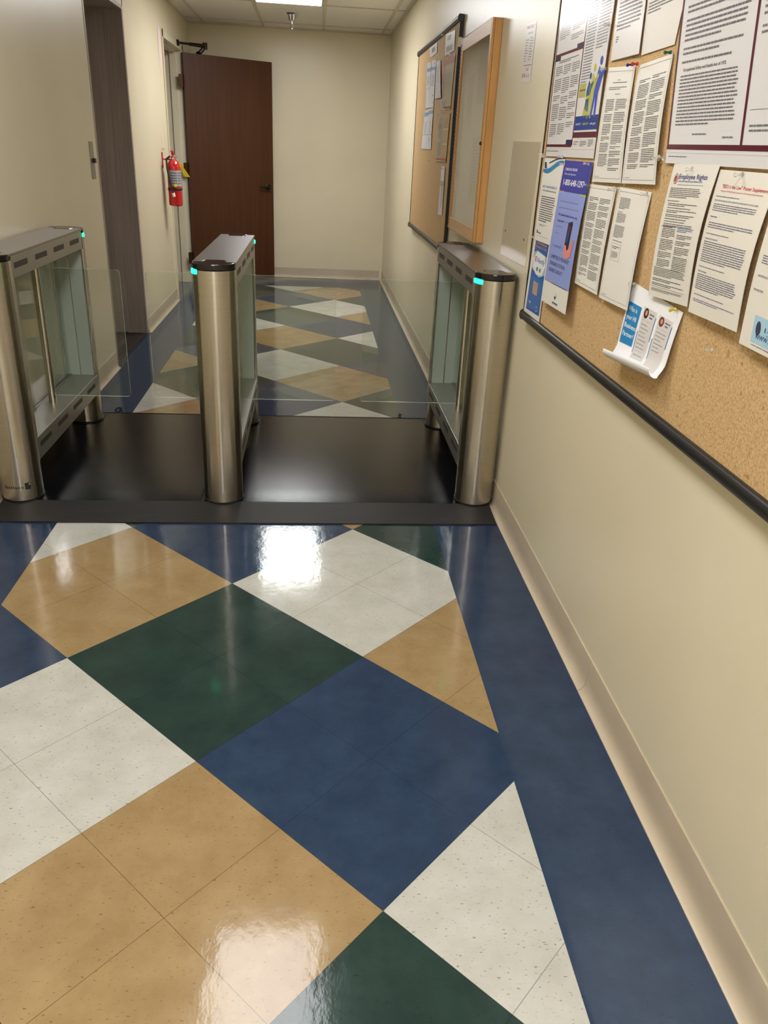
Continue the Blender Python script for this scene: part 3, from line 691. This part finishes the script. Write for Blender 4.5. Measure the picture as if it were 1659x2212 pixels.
# who is your HR
def d(p):
    p.rect(.03, .24, .31, .80, (36, 132, 190)); wv = (244, 246, 250)
    for t_, v, w in (('Who is', .345, .19), ('your HR', .46, .22), ('Business', .575, .25), ('Partner?', .69, .24)): p.text(t_, .055, v, .062, wv, w=w, bold=True)
    for u, hair in ((.355, (60, 36, 34)), (.66, (110, 60, 50))):
        p.rect(u, .20, u+.25, .93 if u < .5 else 1.0, (214, 210, 206)); p.rect(u+.25, .27, u+.262, .62, (36, 112, 176)); p.rect(u-.012, .55, u, .86, (36, 112, 176))
        p.poly([(u+.065+.045*math.cos(a*.4488), .275+.072*math.sin(a*.4488)) for a in range(14)][::-1], hair, lift=.0007)
        p.poly([(u+.07+.022*math.cos(a*.4488), .27+.038*math.sin(a*.4488)) for a in range(14)][::-1], (216, 150, 124), lift=.0010)
        p.lines(u+.13, .248, u+.22, .275, 1, (84, 82, 86), fill=.8, last=1); p.lines(u+.14, .293, u+.20, .32, 1, (84, 82, 86), fill=.8, last=1); p.rect(u+.01, .375, u+.24, .379, (150, 150, 150))
        v = .42
        for k in range(9 if u < .5 else 6): p.lines(u+.03, v, u+.21, v+.028, 1, (140, 138, 142), fill=.5, last=random.uniform(.6, 1)); v += .055
    p.mb.add([p.P(.0, 1, .0), p.P(1, 1, .0), p.P(1, 1.0, .0)], [], ink((240, 240, 242), .4))
def hcurl(u, v): return .010*max(0, v-.82)**1.5/(.18**1.5)+.006*v
def d2(p):
    d(p)
    # curled foot of the sheet rolling up and out
    q0 = [p.P(k/10, 1, 0) for k in range(11)]; m_ = ink((238, 237, 238), .42); prev = q0
    for s_ in range(1, 10):
        a = s_/9*PI*1.15; cur = []
        for k, q in enumerate(q0): cur.append(q+Vector((-.013*(1-math.cos(a))*.9, 0, -.011*math.sin(a)+.006*(1-math.cos(a)))))
        for k in range(10): p.mb.add([prev[k], prev[k+1], cur[k+1], cur[k]], [(0, 1, 2, 3)], m_, True)
        prev = cur
notice([(1368.3, 609), (1476, 675), (1437, 812), (1333, 767)], 'white sheet asking Who is your HR Business Partner, foot curling up', d2, off=(.003, .003, .010, .010), bow=.002, white=(242, 241, 242), name='contact_sheet', cat='notice', curl=hcurl)

# small sheets on the far board
def simple(col, blocks, heads=()):
    def f(p):
        for h in heads: p.rect(*h)
        for (u0, v0, u1, v1, n) in blocks: p.lines(u0, v0, u1, v1, n, col)
    return f
W2 = (222, 222, 228)
far = [
 ([(928, 103), (944.5, 91), (944, 114.3), (929, 125)], 'small square flyer with a grey picture under the far board top rail', simple(G1, [], [(.3, .25, .75, .7, (130, 134, 140))]), (230, 230, 230), (.003,)*4),
 ([(963.3, 74), (983.6, 64.3), (981.5, 108.8), (960.8, 121)], 'white flyer with two grey pictures at far board top near its black side rail', simple(G1, [], [(.2, .12, .65, .36, (130, 130, 134)), (.15, .62, .8, .88, (150, 150, 154))]), (230, 229, 230), (.003,)*4),
 ([(923.4, 136), (932, 134), (926.7, 232.5), (919, 234)], 'white sheet with blue heading, upper left of the far board sheets', simple((130, 130, 160), [(.15, .3, .85, .5, 6), (.1, .55, .9, .6, 2)], [(0, .12, 1, .2, (120, 160, 206))]), W2, (.004,)*4),
 ([(933, 130), (942.4, 129), (936.4, 232.5), (926.7, 232.5)], 'white sheet with blue heading and blue print, second in the far board upper row', simple((110, 120, 180), [(.15, .3, .85, .52, 8)], [(0, .14, 1, .21, (126, 166, 208)), (0, .52, 1, .53, (120, 120, 150))]), W2, (.004,)*4),
 ([(943, 132), (951.6, 129.5), (952, 211), (939, 213)], 'plain white sheet with faint print, third in the far board upper row', simple((176, 184, 190), [(.2, .15, .8, .6, 12)]), W2, (.004, .004, .012, .008)),
 ([(958, 126), (984, 115), (973, 236), (950.5, 238)], 'faded laminated poster with a red top, next to the far board black side rail', simple((160, 140, 120), [(.1, .3, .85, .6, 14)], [(0, 0, 1, .16, (176, 112, 100)), (0, .16, .3, .5, (186, 132, 108)), (.1, .84, .45, .93, (140, 176, 176)), (.3, .94, 1, .98, (160, 60, 60))]), (186, 176, 150), (.003,)*4),
 ([(918, 239), (926.7, 236), (921, 322.5), (910.4, 321)], 'white sheet with blue heading, lower left pair on the far board, left one', simple((110, 110, 130), [(.3, .3, .7, .62, 8)], [(0, .06, 1, .16, (120, 162, 208)), (.0, .63, 1, .64, (110, 110, 150))]), W2, (.004,)*4),
 ([(926.7, 236), (936, 233.6), (930.6, 322.5), (921, 322.5)], 'white sheet with blue heading, lower left pair on the far board, right one', simple((110, 110, 130), [(.4, .3, .7, .62, 8), (.3, .7, .6, .85, 4)], [(0, .04, 1, .13, (120, 162, 208)), (.0, .63, 1, .64, (110, 110, 150))]), W2, (.004,)*4),
 ([(947, 249), (959, 247), (952, 349), (942, 348.5)], 'clear sleeve of grey pictures with a red foot on the far board', simple((110, 104, 100), [(.2, .08, .8, .9, 24)], [(.1, .2, .8, .3, (150, 146, 140)), (.1, .5, .8, .58, (200, 196, 190)), (0, .93, 1, .97, (170, 50, 56))]), (178, 170, 156), (.004,)*4),
 ([(959, 247), (972.6, 244), (963, 351), (951.6, 349)], 'brown printed sheet with pale bands and a red foot on the far board', simple((150, 120, 80), [(.2, .08, .8, .3, 4)], [(.1, .30, .9, .33, (214, 206, 196)), (.1, .61, .9, .64, (214, 206, 196)), (0, .92, 1, .98, (176, 70, 72))]), (196, 164, 116), (.004,)*4),
 ([(953.8, 358.6), (961.7, 358.6), (954.5, 465.7), (945.8, 463.5)], 'tall white sheet lowest on the far board beside its black rail', simple((150, 146, 146), [(.35, .35, .9, .85, 22)], [(0, .30, 1, .40, (184, 176, 164))]), (226, 224, 224), (.004,)*4)]
for px, lab, dr, wh, off in far: notice(px, lab, dr, off=off, white=wh, rough=.35, bow=.001, group='sheets on the far cork board')

# emergency numbers notice taped to the wall
def d(p):
    r_ = (196, 40, 44); k_ = (70, 66, 70)
    p.text('EMERGENCY', .06, .085, .055, r_, w=.86, bold=True); p.text('Contact List', .22, .175, .035, (30, 28, 30), w=.55, bold=True)
    v = .26
    for k in range(9):
        p.lines(.08, v, .46, v+.03, 1, k_, fill=.45, last=random.uniform(.5, 1)); p.lines(.55, v-.02, .95, v+.01, 1, k_, fill=.45, last=random.uniform(.5, 1)); v += .045
    p.rect(.08, .70, .95, .712, k_); p.rect(.48, .25, .5, .69, (226, 190, 188)); p.text('Call', .42, .80, .055, r_, w=.26, bold=True); p.text('9-1-1', .24, .92, .075, r_, w=.56, bold=True); p.text('1', .1, .92, .07, k_, w=.06)
p = Paper([on_wall(a, b2, XR-.001) for a, b2 in ((1138.5, 53), (1159.5, 46), (1144.8, 177.5), (1125, 178.5))], (226, 220, 212), .3, 0); d(p)
p.done('emergency_notice', 'narrow emergency notice with red 9-1-1 taped to the wall between oak cabinet and large board', 'notice')
# seen edge-on: red and white notice on left wall by the door frame
y0, y1, z0, z1 = 7.54, 7.67, 1.935, 2.225
p = Paper([(XL+.001, y0, z1), (XL+.001, y1, z1), (XL+.001, y1, z0), (XL+.001, y0, z0)], (232, 210, 204), .4, 0)
class _L:  # left wall faces +x, so lift the print the other way
    pass
p.P = (lambda u, v, lift=0, c_=p.c: c_[0].lerp(c_[1], u).lerp(c_[3].lerp(c_[2], u), v)+Vector((lift, 0, 0)))
p.rect(0, 0, 1, .06, (196, 44, 44)); p.rect(.1, .1, .9, .22, (208, 120, 120)); p.rect(.1, .27, .9, .76, (212, 128, 128)); p.rect(.1, .84, .9, .98, (196, 44, 44))
p.done('fire_sign', 'narrow red and white fire notice on the left wall beside the door frame', 'sign')

# clear plastic sheet on the wall left of the big board
q = [on_wall(a, b2, XR-.002) for a, b2 in ((1109, 305), (1168.5, 307), (1134, 577), (1080.5, 548))]
m = MB(); m.add(q+[v+Vector((.0018, 0, 0)) for v in q], [(0, 3, 2, 1), (4, 5, 6, 7), (0, 1, 5, 4), (1, 2, 6, 5), (2, 3, 7, 6), (3, 0, 4, 7)], M_clearmark)
N, L, b = nt(M_clearmark); bump(M_clearmark, noise(M_clearmark, coords(M_clearmark, (1, 2.5, 1)), 12, 2), .25, .004)
t = tag(m.build('clear_plastic_sheet', fixn=True), 'glossy clear plastic sheet stuck to wall below the emergency notice', 'plastic sheet')
for a, b2 in ((1092, 498), (1131.5, 518)):
    c_ = on_wall(a, b2, XR-.003); mm = MB(); mm.lathe([(0, -.0022), (.004, -.0015), (.0045, 0), (0, 0)], M_dark, tuple(c_), axis='x', n=10); o = mm.build('screw', t)

# ------------------------------------------------------------------ oak display cabinet
CY0, CY1, CZ0, CZ1, CXF = 3.80, 4.575, 1.008, 1.912, .745
t = thing('notice_cabinet', (XR, (CY0+CY1)/2, CZ0), 'glazed oak notice cabinet hanging between the two cork boards', 'display cabinet')
m = MB(); m.box((CXF+.012, CY0, CZ0), (XR-.001, CY0+.018, CZ1), M_oak); m.box((CXF+.012, CY1-.018, CZ0), (XR-.001, CY1, CZ1), M_oak)
m.box((CXF+.012, CY0+.018, CZ0), (XR-.001, CY1-.018, CZ0+.018), M_oaky); m.box((CXF+.012, CY0+.018, CZ1-.018), (XR-.001, CY1-.018, CZ1), M_oaky); m.build('case', t, bevel=.0015)
m = MB(); m.box((XR-.012, CY0+.018, CZ0+.018), (XR-.003, CY1-.018, CZ1-.018), mat('white_backing', (238, 234, 228), .6)); bk = m.build('back_panel', t)
m = MB(); fw = .058
m.box((CXF, CY0, CZ0), (CXF+.011, CY0+.035, CZ1), M_oak); m.box((CXF, CY1-fw, CZ0), (CXF+.011, CY1, CZ1), M_oak)
m.box((CXF, CY0+.035, CZ0), (CXF+.011, CY1-fw, CZ0+fw), M_oaky); m.box((CXF, CY0+.035, CZ1-fw), (CXF+.011, CY1-fw, CZ1), M_oaky)
dr = m.build('door', t, bevel=.0015)
m = MB(); m.box((CXF+.004, CY0+.030, CZ0+fw-.005), (CXF+.007, CY1-fw+.005, CZ1-fw+.005), M_cabglass); m.build('glass_pane', dr)
m = MB()
for k in range(44): m.box((CXF-.003, CY1-.012, CZ0+.02+k*.0197), (CXF, CY1-.004, CZ0+.032+k*.0197), M_dark)
m.build('piano_hinge', dr)
m = MB(); m.lathe([(0, -.008), (.006, -.008), (.008, 0), (0, 0)], M_dark, (CXF, CY0+.018, 1.43), axis='x', n=12); m.build('lock', dr)
for k, (ya, za, w, h, lab) in enumerate([(4.10, 1.60, .20, .24, 'faded sheet at the top inside the oak cabinet'), (4.10, 1.16, .21, .30, 'white printed sheet low inside the oak cabinet'), (4.38, 1.50, .17, .24, 'grey sheet at the left inside the oak cabinet')]):
    p = Paper([(XR-.014, ya+w/2, za+h), (XR-.014, ya-w/2, za+h), (XR-.014, ya-w/2, za), (XR-.014, ya+w/2, za)], (216, 212, 206), .6, 0)
    p.lines(.15, .12, .85, .85, 14, (180, 176, 172)); p.done('paper_notice', lab, 'notice', 'sheets inside the oak cabinet')

# ------------------------------------------------------------------ push pins
def pin_mesh(m_):
    k = MB(); k.lathe([(0, 0), (.0036, 0), (.0042, -.0012), (.0037, -.003), (.0023, -.0045), (.0022, -.010), (.0033, -.0125), (.0040, -.014), (.0037, -.016), (0, -.0164)], m_, axis='x', n=12); return k
protos = {}
def pin(px, py, label, m_=M_pin, x=BX-.006, g='clear push pins on the large cork board', grp=True):
    if m_.name not in protos:
        o = pin_mesh(m_).build('push_pin', origin=(0, 0, 0)); protos[m_.name] = o
    else: o = protos[m_.name].copy(); C.objects.link(o)
    P_ = on_wall(px, py, x); o.location = P_; o.rotation_euler = (0, random.uniform(-.2, .2), random.uniform(-.25, .25))
    o['_o'] = tuple(P_); tag(o, label, 'push pin', g if grp else None)
    if not grp and 'group' in o: del o['group']
pins = [(1180, 339, 'clear push pin at the top left corner of the wave flyer'), (1216, 339, 'clear push pin just above the wave flyer right corner'), (1220, 354, 'clear push pin between the wave flyer and helpline flyer tops'),
 (1272, 355, 'clear push pin at the helpline flyer top right corner'), (1272, 401, 'clear push pin at the helpline flyer right edge beside the next notice'), (1326, 410, 'clear push pin at the top right of the notice beside the helpline flyer'),
 (1338, 408, 'clear push pin at the top left of the mostly blank notice'), (1398, 418, 'clear push pin at the top right of the mostly blank notice'), (1152, 512, 'clear push pin on the board left edge above the E-Verify flyer'),
 (1372, 613, 'clear push pin at the top left of the HR sheet'), (1317, 54, 'clear push pin on the figures poster near the frame top'), (1309, 148, 'clear push pin on the right edge of the figures poster'),
 (1497, 364, 'clear push pin at the top of the Employee Rights notice'), (1605, 377, 'clear push pin at the top of the EEO supplement sheet'), (1424, 344, 'clear push pin at the lower right edge of the red-pinned notice'),
 (1434, 342, 'clear push pin at the bottom left of the wide maroon-bordered poster'), (1541, 755, 'lone clear push pin stuck in bare cork below the EEO sheet'), (1173, 334, 'clear push pin at the bottom left corner of the figures poster')]
for a, b2, lab in pins: pin(a, b2, lab)
pin(1367, 139, 'blue push pin holding a two-column notice', mat('blue_pin', (40, 50, 130), .2), g='coloured push pins on the large cork board')
pin(1378, 138, 'red push pin holding a two-column notice', mat('red_pin', (196, 30, 40), .2), g='coloured push pins on the large cork board')
pin(1450, 113, 'green push pin beside the wide maroon-bordered poster', mat('green_pin', (20, 100, 70), .2), g='coloured push pins on the large cork board')
pin(1461, 668, 'yellow push pin at the top right of the HR sheet', mat('yellow_pin', (214, 196, 50), .2), g='coloured push pins on the large cork board')
for a, b2, lab in [(959, 76, 'clear push pin at the far board top, left of the two-picture flyer'), (976, 119, 'clear push pin on the red top of the faded poster'), (967, 127, 'clear push pin at the left of the red top of the faded poster'),
  (943, 137, 'clear push pin between the second and third sheets of the far board upper row'), (939, 206, 'clear push pin at the foot of the third upper sheet of the far board'), (939, 220, 'clear push pin in bare cork under the third upper sheet of the far board'),
  (948, 223, 'clear push pin left of the faded poster foot'), (959, 236, 'clear push pin at the foot of the faded poster'), (948, 248, 'clear push pin at the clear sleeve top left corner'), (959, 246, 'clear push pin between the clear sleeve and brown sheet tops'),
  (938, 339, 'clear push pin left of the clear sleeve foot'), (928, 348, 'clear push pin alone in bare cork below the lower left pair of sheets'), (959, 365, 'clear push pin at the top of the tall lowest white sheet')]:
    pin(a, b2, lab, g='clear push pins on the far cork board')

# ------------------------------------------------------------------ fire extinguisher
EX, EYc, EZ0 = XL+.094, 7.36, .86
t = thing('fire_extinguisher', (EX, EYc, EZ0), 'red fire extinguisher with yellow tag hanging on the left wall before the door', 'fire extinguisher')
m = MB(); m.lathe([(0, .006), (.042, .0), (.054, .006), (.057, .02), (.057, .30), (.054, .325), (.044, .348), (.026, .362), (.02, .37), (0, .37)], M_red, (EX, EYc, EZ0)); m.build('cylinder', t)
m = MB(); r_ = .0576; n_ = 14; a0, a1 = math.radians(-130), math.radians(10)
for k in range(n_):
    a, b2 = a0+(a1-a0)*k/n_, a0+(a1-a0)*(k+1)/n_
    m.face([(EX+r_*math.cos(q_), EYc+r_*math.sin(q_), EZ0+z) for q_, z in ((a, .16), (b2, .16), (b2, .285), (a, .285))], ink((168, 166, 170), .4), True)
    for j in range(5):
        if k in (1, 2, 3, 4, 5, 6, 8, 9, 10, 11): m.face([(EX+(r_+.0005)*math.cos(q_), EYc+(r_+.0005)*math.sin(q_), EZ0+z) for q_, z in ((a, .18+j*.02), (b2, .18+j*.02), (b2, .187+j*.02), (a, .187+j*.02))], ink((96, 92, 110), .4), True)
m.build('label_panel', t, fixn=False)
m = MB(); m.tube([(EX, EYc, EZ0+.365), (EX, EYc, EZ0+.405)], [.02, .017], M_chrome); m.tube([(EX-.03, EYc-.005, EZ0+.39), (EX+.028, EYc-.005, EZ0+.39)], .009, M_chrome, 10); m.build('valve', t)
m = MB(); m.tube([(EX-.002, EYc, EZ0+.405), (EX+.0, EYc-.04, EZ0+.425), (EX+.002, EYc-.09, EZ0+.43)], [.013, .012, .009], M_red, 8); m.tube([(EX, EYc, EZ0+.40), (EX, EYc-.04, EZ0+.398), (EX, EYc-.085, EZ0+.385)], [.010, .009, .007], M_red, 8); m.build('handle', t)
m = MB(); m.tube([(EX-.028, EYc-.005, EZ0+.39), (EX-.05, EYc-.05, EZ0+.37), (EX-.045, EYc-.066, EZ0+.30), (EX-.03, EYc-.07, EZ0+.2), (EX-.012, EYc-.073, EZ0+.12), (EX-.002, EYc-.073, EZ0+.085)], [.008]*4+[.0085, .011], M_rubber, 10); ho = m.build('hose', t)
m = MB(); m.tube([(EX-.006, EYc-.075, EZ0+.108), (EX+.001, EYc-.075, EZ0+.078)], .012, M_white, 10); m.build('hose_collar', ho)
m = MB(); m.lathe([(.0575, .125), (.061, .128), (.061, .142), (.0575, .145)], M_rubber, (EX, EYc, EZ0)); m.build('strap', t)
m = MB(); m.box((XL+.001, EYc-.015, EZ0+.30), (XL+.006, EYc+.015, EZ0+.42), M_red); m.box((XL+.001, EYc-.01, EZ0+.36), (EX-.02, EYc+.01, EZ0+.372), M_red); m.build('wall_bracket', t)
tg = [(EX+.045, EYc-.035, EZ0+.345), (EX+.068, EYc-.03, EZ0+.335), (EX+.135, EYc-.015, EZ0+.235), (EX+.085, EYc-.02, EZ0+.238)]
m = MB(); m.add(tg+[(x, y+.001, z) for x, y, z in tg], [(0, 1, 2, 3), (7, 6, 5, 4), (0, 4, 5, 1), (1, 5, 6, 2), (2, 6, 7, 3), (3, 7, 4, 0)], M_yellow); m.build('inspection_tag', t)
m = MB(); m.tube([(EX+.014, EYc-.06, EZ0+.168), (EX+.018, EYc-.069, EZ0+.168)], .014, ink((206, 206, 60), .4), 12); m.build('sticker', t)

# ------------------------------------------------------------------ platform under the gates
t = thing('gate_platform', (-.25, 3.5, 0), 'low black platform with ribbed ramps under the three steel gate pedestals', 'platform')
PZ = .020
m = MB(); m.prof_y([(XL+.03, .001), (XR-.028, .001), (XR-.028, PZ), (XL+.03, PZ)], 3.005, 4.165, M_mat); m.build('deck', t)
def rampm(ya, yb, flip):
    m = MB(); n = 6
    for k in range(n):
        y_a = ya+(yb-ya)*k/n; y_b = ya+(yb-ya)*(k+1)/n; z_a = .006+(PZ-.004)*(k/n); z_b = .006+(PZ-.004)*((k+1)/n)
        if flip: z_a, z_b = z_b, z_a; 
        vs = [(x, y, z) for x in (XL+.032, XR-.03) for (y, z) in ((y_a, .001), (y_b, .001), (y_b, z_b if not flip else .006+(PZ-.004)*(1-(k+1)/n)), (y_a, z_a if not flip else .006+(PZ-.004)*(1-k/n)))]
        m.add(vs, [(0, 1, 2, 3), (7, 6, 5, 4), (0, 4, 5, 1), (1, 5, 6, 2), (2, 6, 7, 3), (3, 7, 4, 0)], M_ramp)
    return m
rampm(2.835, 3.003, False).build('ramp', t); rampm(4.167, 4.215, True).build('ramp', t)
for x0, x1 in ((-1.095, -.462), (-.275, .612)):
    m = MB(); pp = [(3.012, PZ), (3.012, PZ+.0004), (3.03, PZ+.0021), (3.055, PZ+.0039), (3.085, PZ+.0054), (3.12, PZ+.0064), (3.14, PZ+.0066), (4.12, PZ+.0066), (4.145, PZ+.002), (4.145, PZ)]
    n = len(pp); vs = [(x0, y, z) for y, z in pp]+[(x1, y, z) for y, z in pp]
    m.add(vs, [tuple(range(n)), tuple(range(n, 2*n))], M_mat); m.add(vs, [(i, (i+1) % n, n+(i+1) % n, n+i) for i in range(n)], M_mat, True); m.build('lane_plate', t)

# ------------------------------------------------------------------ gate pedestals
HW = .080; YA, YZ = 3.085, 4.035
def dshape(cx, y, sgn, r, ex=0, n=20):
    """half disc bulging towards sgn in y"""
    return [(cx+r*math.cos(a), y+sgn*r*math.sin(a)) for a in [PI*k/n for k in range(n+1)]]
def pedestal(cx, label, leds, wings, pane, logo=False):
    t = thing('gate_pedestal', (cx, 3.56, PZ), label, 'turnstile', 'brushed steel gate pedestals')
    for s_, y in ((-1, YA-.025), (1, YZ+.025)):
        m = MB(); poly = dshape(cx, y, s_, HW); poly += [(cx-HW, y-s_*.018), (cx+HW, y-s_*.018)]
        m.prism(poly, .168, .952, M_post, smooth=True)
        m.sm = [False, False]+[True]*(len(m.f)-2)
        for k, f in enumerate(m.f):   # keep the flat rear crisp
            if len(f) == 4:
                i = k-2
                if i >= len(poly)-3: m.sm[k] = False
        nf = len(m.f); full = [(cx+HW*math.cos(a), y+HW*math.sin(a)) for a in [2*PI*k/48 for k in range(48)]]
        m.prism(full, PZ+.008, .1685, M_post, smooth=True); m.sm[nf] = m.sm[nf+1] = False
        po = m.build('end_post', t)
        m = MB()
        for q_ in (-1, 1): m.box((min(cx+q_*HW, cx+q_*(HW-.012)), min(y-s_*.018, y-s_*.030), .262), (max(cx+q_*HW, cx+q_*(HW-.012)), max(y-s_*.018, y-s_*.030), .885), M_lip)
        m.build('post_lip', po, bevel=.003)
        m = MB(); yy = (y-s_*.018, y-s_*.021)
        for xa, xb in ((cx-.066, cx-.003), (cx+.003, cx+.066)): m.box((xa, min(yy), .263), (xb, max(yy), .884), M_inner)
        m.build('inner_plate', po)
        m = MB(); poly = [(cx+(HW+.003)*math.cos(a), y+(HW+.003)*math.sin(a)) for a in [2*PI*k/40 for k in range(40)]]
        m.prism(poly, PZ+.0005, PZ+.008, M_blackm); m.build('foot', po)
        # cap with tongue
        m = MB(); poly = dshape(cx, y, s_, HW+.001); i0 = y-s_*.004
        poly += [(cx-HW-.001, i0), (cx-.046, i0), (cx-.040, y-s_*.012), (cx-.036, y-s_*.052), (cx-.028, y-s_*.060), (cx+.028, y-s_*.060), (cx+.036, y-s_*.052), (cx+.040, y-s_*.012), (cx+.046, i0), (cx+HW+.001, i0)]
        m.prism(poly, .953, .9765, M_black, smooth=False); m.build('end_cap', t, bevel=.0035, seg=3)
    for (s_, sx) in leds:
        y = YA-.025 if s_ < 0 else YZ+.025
        m = MB(); aa = [math.radians(q_) for q_ in range(2, 44, 4)]
        R1, R0 = HW+.0045, HW-.006
        outer = [(cx+sx*R1*math.cos(a), y+s_*R1*math.sin(a)) for a in aa]; inner = [(cx+sx*R0*math.cos(a), y+s_*R0*math.sin(a)) for a in aa]
        m.prism(outer+inner[::-1], .9365, .9525, M_led); m.build('status_light', t, bevel=.002)
    # housing, lid, rail
    m = MB(); m.box((cx-HW, YA, .886), (cx+HW, YZ, .966), M_panel); hs = m.build('upper_housing', t, bevel=.0015)
    m = MB()
    lx = HW+.001
    poly = [(cx-lx, YA-.028), (cx-.049, YA-.028), (cx-.043, YA-.014), (cx-.039, YA+.030), (cx-.030, YA+.038), (cx+.030, YA+.038), (cx+.039, YA+.030), (cx+.043, YA-.014), (cx+.049, YA-.028), (cx+lx, YA-.028)]
    top = [(x, YA+YZ-y) for x, y in poly][::-1]
    m.prism(poly+top, .9668, .9755, M_lid); m.build('lid', t, bevel=.0012)
    m = MB(); m.box((cx-HW, YA-.007, .170), (cx+HW, YZ+.007, .262), M_panel); rl = m.build('lower_rail', t, bevel=.0015)
    for host, zc, hh in ((hs, .930, .0105), (rl, .226, .0105)):
        for q_ in (-1, 1):
            for k in range(4):
                yc = 3.180+k*.243; L_ = .074
                m = MB(); pr_ = []
                for ca, (oy, oz) in enumerate(((L_-.005, hh-.005), (-L_+.005, hh-.005), (-L_+.005, -hh+.005), (L_-.005, -hh+.005))):
                    for j in range(4): a = PI/2*ca+PI/6*j; pr_.append((yc+oy+.005*math.cos(a), zc+oz+.005*math.sin(a)))
                x0, x1 = sorted((cx+q_*(HW-.002), cx+q_*(HW+.0009)))
                vs = [(x0, y, z) for y, z in pr_]+[(x1, y, z) for y, z in pr_]; n = len(pr_)
                m.add(vs, [tuple(range(n)), tuple(range(n, 2*n))]+[(i, (i+1) % n, n+(i+1) % n, n+i) for i in range(n)], M_slot); m.build('vent_slot', host)
    m = MB(); m.tube([(cx, 3.565, .262), (cx, 3.565, .886)], .0165, M_post, 24); pv = m.build('pivot_pole', t)
    for xe in wings:
        m = MB(); x0, x1 = (cx+.006, xe) if xe > cx else (xe, cx-.006); z0, z1 = .297, .860; r = .014; pr_ = []
        for (ox, oz, a0) in ((x1-r, z1-r, 0), (x0+r, z1-r, 1), (x0+r, z0+r, 2), (x1-r, z0+r, 3)):
            far_ = (ox > cx) == (xe > cx) and abs(ox-cx) > .05
            for j in range(5):
                a = PI/2*(a0+j/4); rr = r if far_ else .0001
                pr_.append((ox+(r-rr)*(1 if a0 in (0, 3) else -1)+rr*math.cos(a), oz+(r-rr)*(1 if a0 in (0, 1) else -1)+rr*math.sin(a)))
        n = len(pr_); vs = [(x, 3.560, z) for x, z in pr_]+[(x, 3.569, z) for x, z in pr_]
        m.add(vs, [tuple(range(n)), tuple(range(n, 2*n))], M_glass)
        m.add(vs, [(i, (i+1) % n, n+(i+1) % n, n+i) for i in range(n)], M_glassedge); m.build('glass_wing', t)
    if pane:
        xp = cx+pane*.052
        m = MB(); m.box((xp-.003, YA+.006, .263), (xp+.003, YZ-.004, .885), M_glass); m.build('side_glass', t)
        m = MB()
        for q_ in (-.010, .005): m.box((xp+q_, YA+.006, .2625), (xp+q_+.005, YZ-.004, .270), M_panel)
        m.build('glass_channel', t)
    return t
pedestal(-1.188, 'brushed steel gate pedestal at far left against the left wall, fastlane mark at its foot', [(1, 1)], [-.835], -1)
pedestal(-.370, 'brushed steel gate pedestal standing in the middle of the corridor with two glass wings', [(-1, -1), (1, 1)], [-.727, .103], 0)
pr_ = pedestal(.700, 'brushed steel gate pedestal against the right wall below the large cork board', [(-1, -1)], [.224], 1)
# printed mark on the left pedestal foot
post = [o for o in C.objects if o.name.startswith('end_post')][0]
m = MB(); cx, cy, R_ = -1.188, YA-.025, HW+.0006
def cyl(s_, z, lift=0):  # s_ arc length from the front-most line, to viewer's right
    a = s_/HW; return (cx+(R_+lift)*math.sin(a), cy-(R_+lift)*math.cos(a), z)
vs, fs, tw = text_tris('fastlane', False); kx = .078/tw; kz = .022
m.add([cyl(-.045+a*kx, .078+b2*kz) for a, b2 in vs], fs, ink((50, 46, 44), .4))
for j in range(4): m.face([cyl(.038+j*.0055, .073), cyl(.038+(j+1)*.0055, .073), cyl(.038+(j+1)*.0055, .101), cyl(.038+j*.0055, .101)], ink((44, 42, 44), .4))
m.face([cyl(.054, .092, .0004), cyl(.058, .092, .0004), cyl(.058, .098, .0004), cyl(.054, .098, .0004)], ink((190, 186, 180), .4))
m.build('printed_mark', post, fixn=False)

# scraps on the floor
for (x, y, lab) in ((-1.075, 4.275, 'small crumpled black scrap on the blue floor behind the left pedestal'), (.50, 4.26, 'tiny black scrap on the floor behind the right lane platform')):
    m = MB(); s_ = .018 if x < 0 else .008
    m.tube([(x-s_, y-s_*.6, .004), (x-s_*.3, y+s_*.5, .012), (x+s_*.4, y+s_, .006), (x+s_, y+s_*.2, .010), (x+s_*.2, y-s_*.4, .004)], [.004, .005, .005, .004, .003], M_rubber, 8)
    tag(m.build('floor_scrap'), lab, 'scrap', 'black scraps on the floor')

for o in bpy.data.objects:
    if '_o' in o: del o['_o']
# ------------------------------------------------------------------ world and view
w = bpy.data.worlds.new('world'); sc.world = w; w.use_nodes = True
w.node_tree.nodes['Background'].inputs[0].default_value = (.9, .88, .8, 1); w.node_tree.nodes['Background'].inputs[1].default_value = .05
vs_ = sc.view_settings; vs_.view_transform = 'Standard'; vs_.look = 'None'; vs_.gamma = 1; vs_.use_curve_mapping = False; vs_.exposure = .1
sc.cycles.max_bounces = 10; sc.cycles.transparent_max_bounces = 16; sc.cycles.glossy_bounces = 5
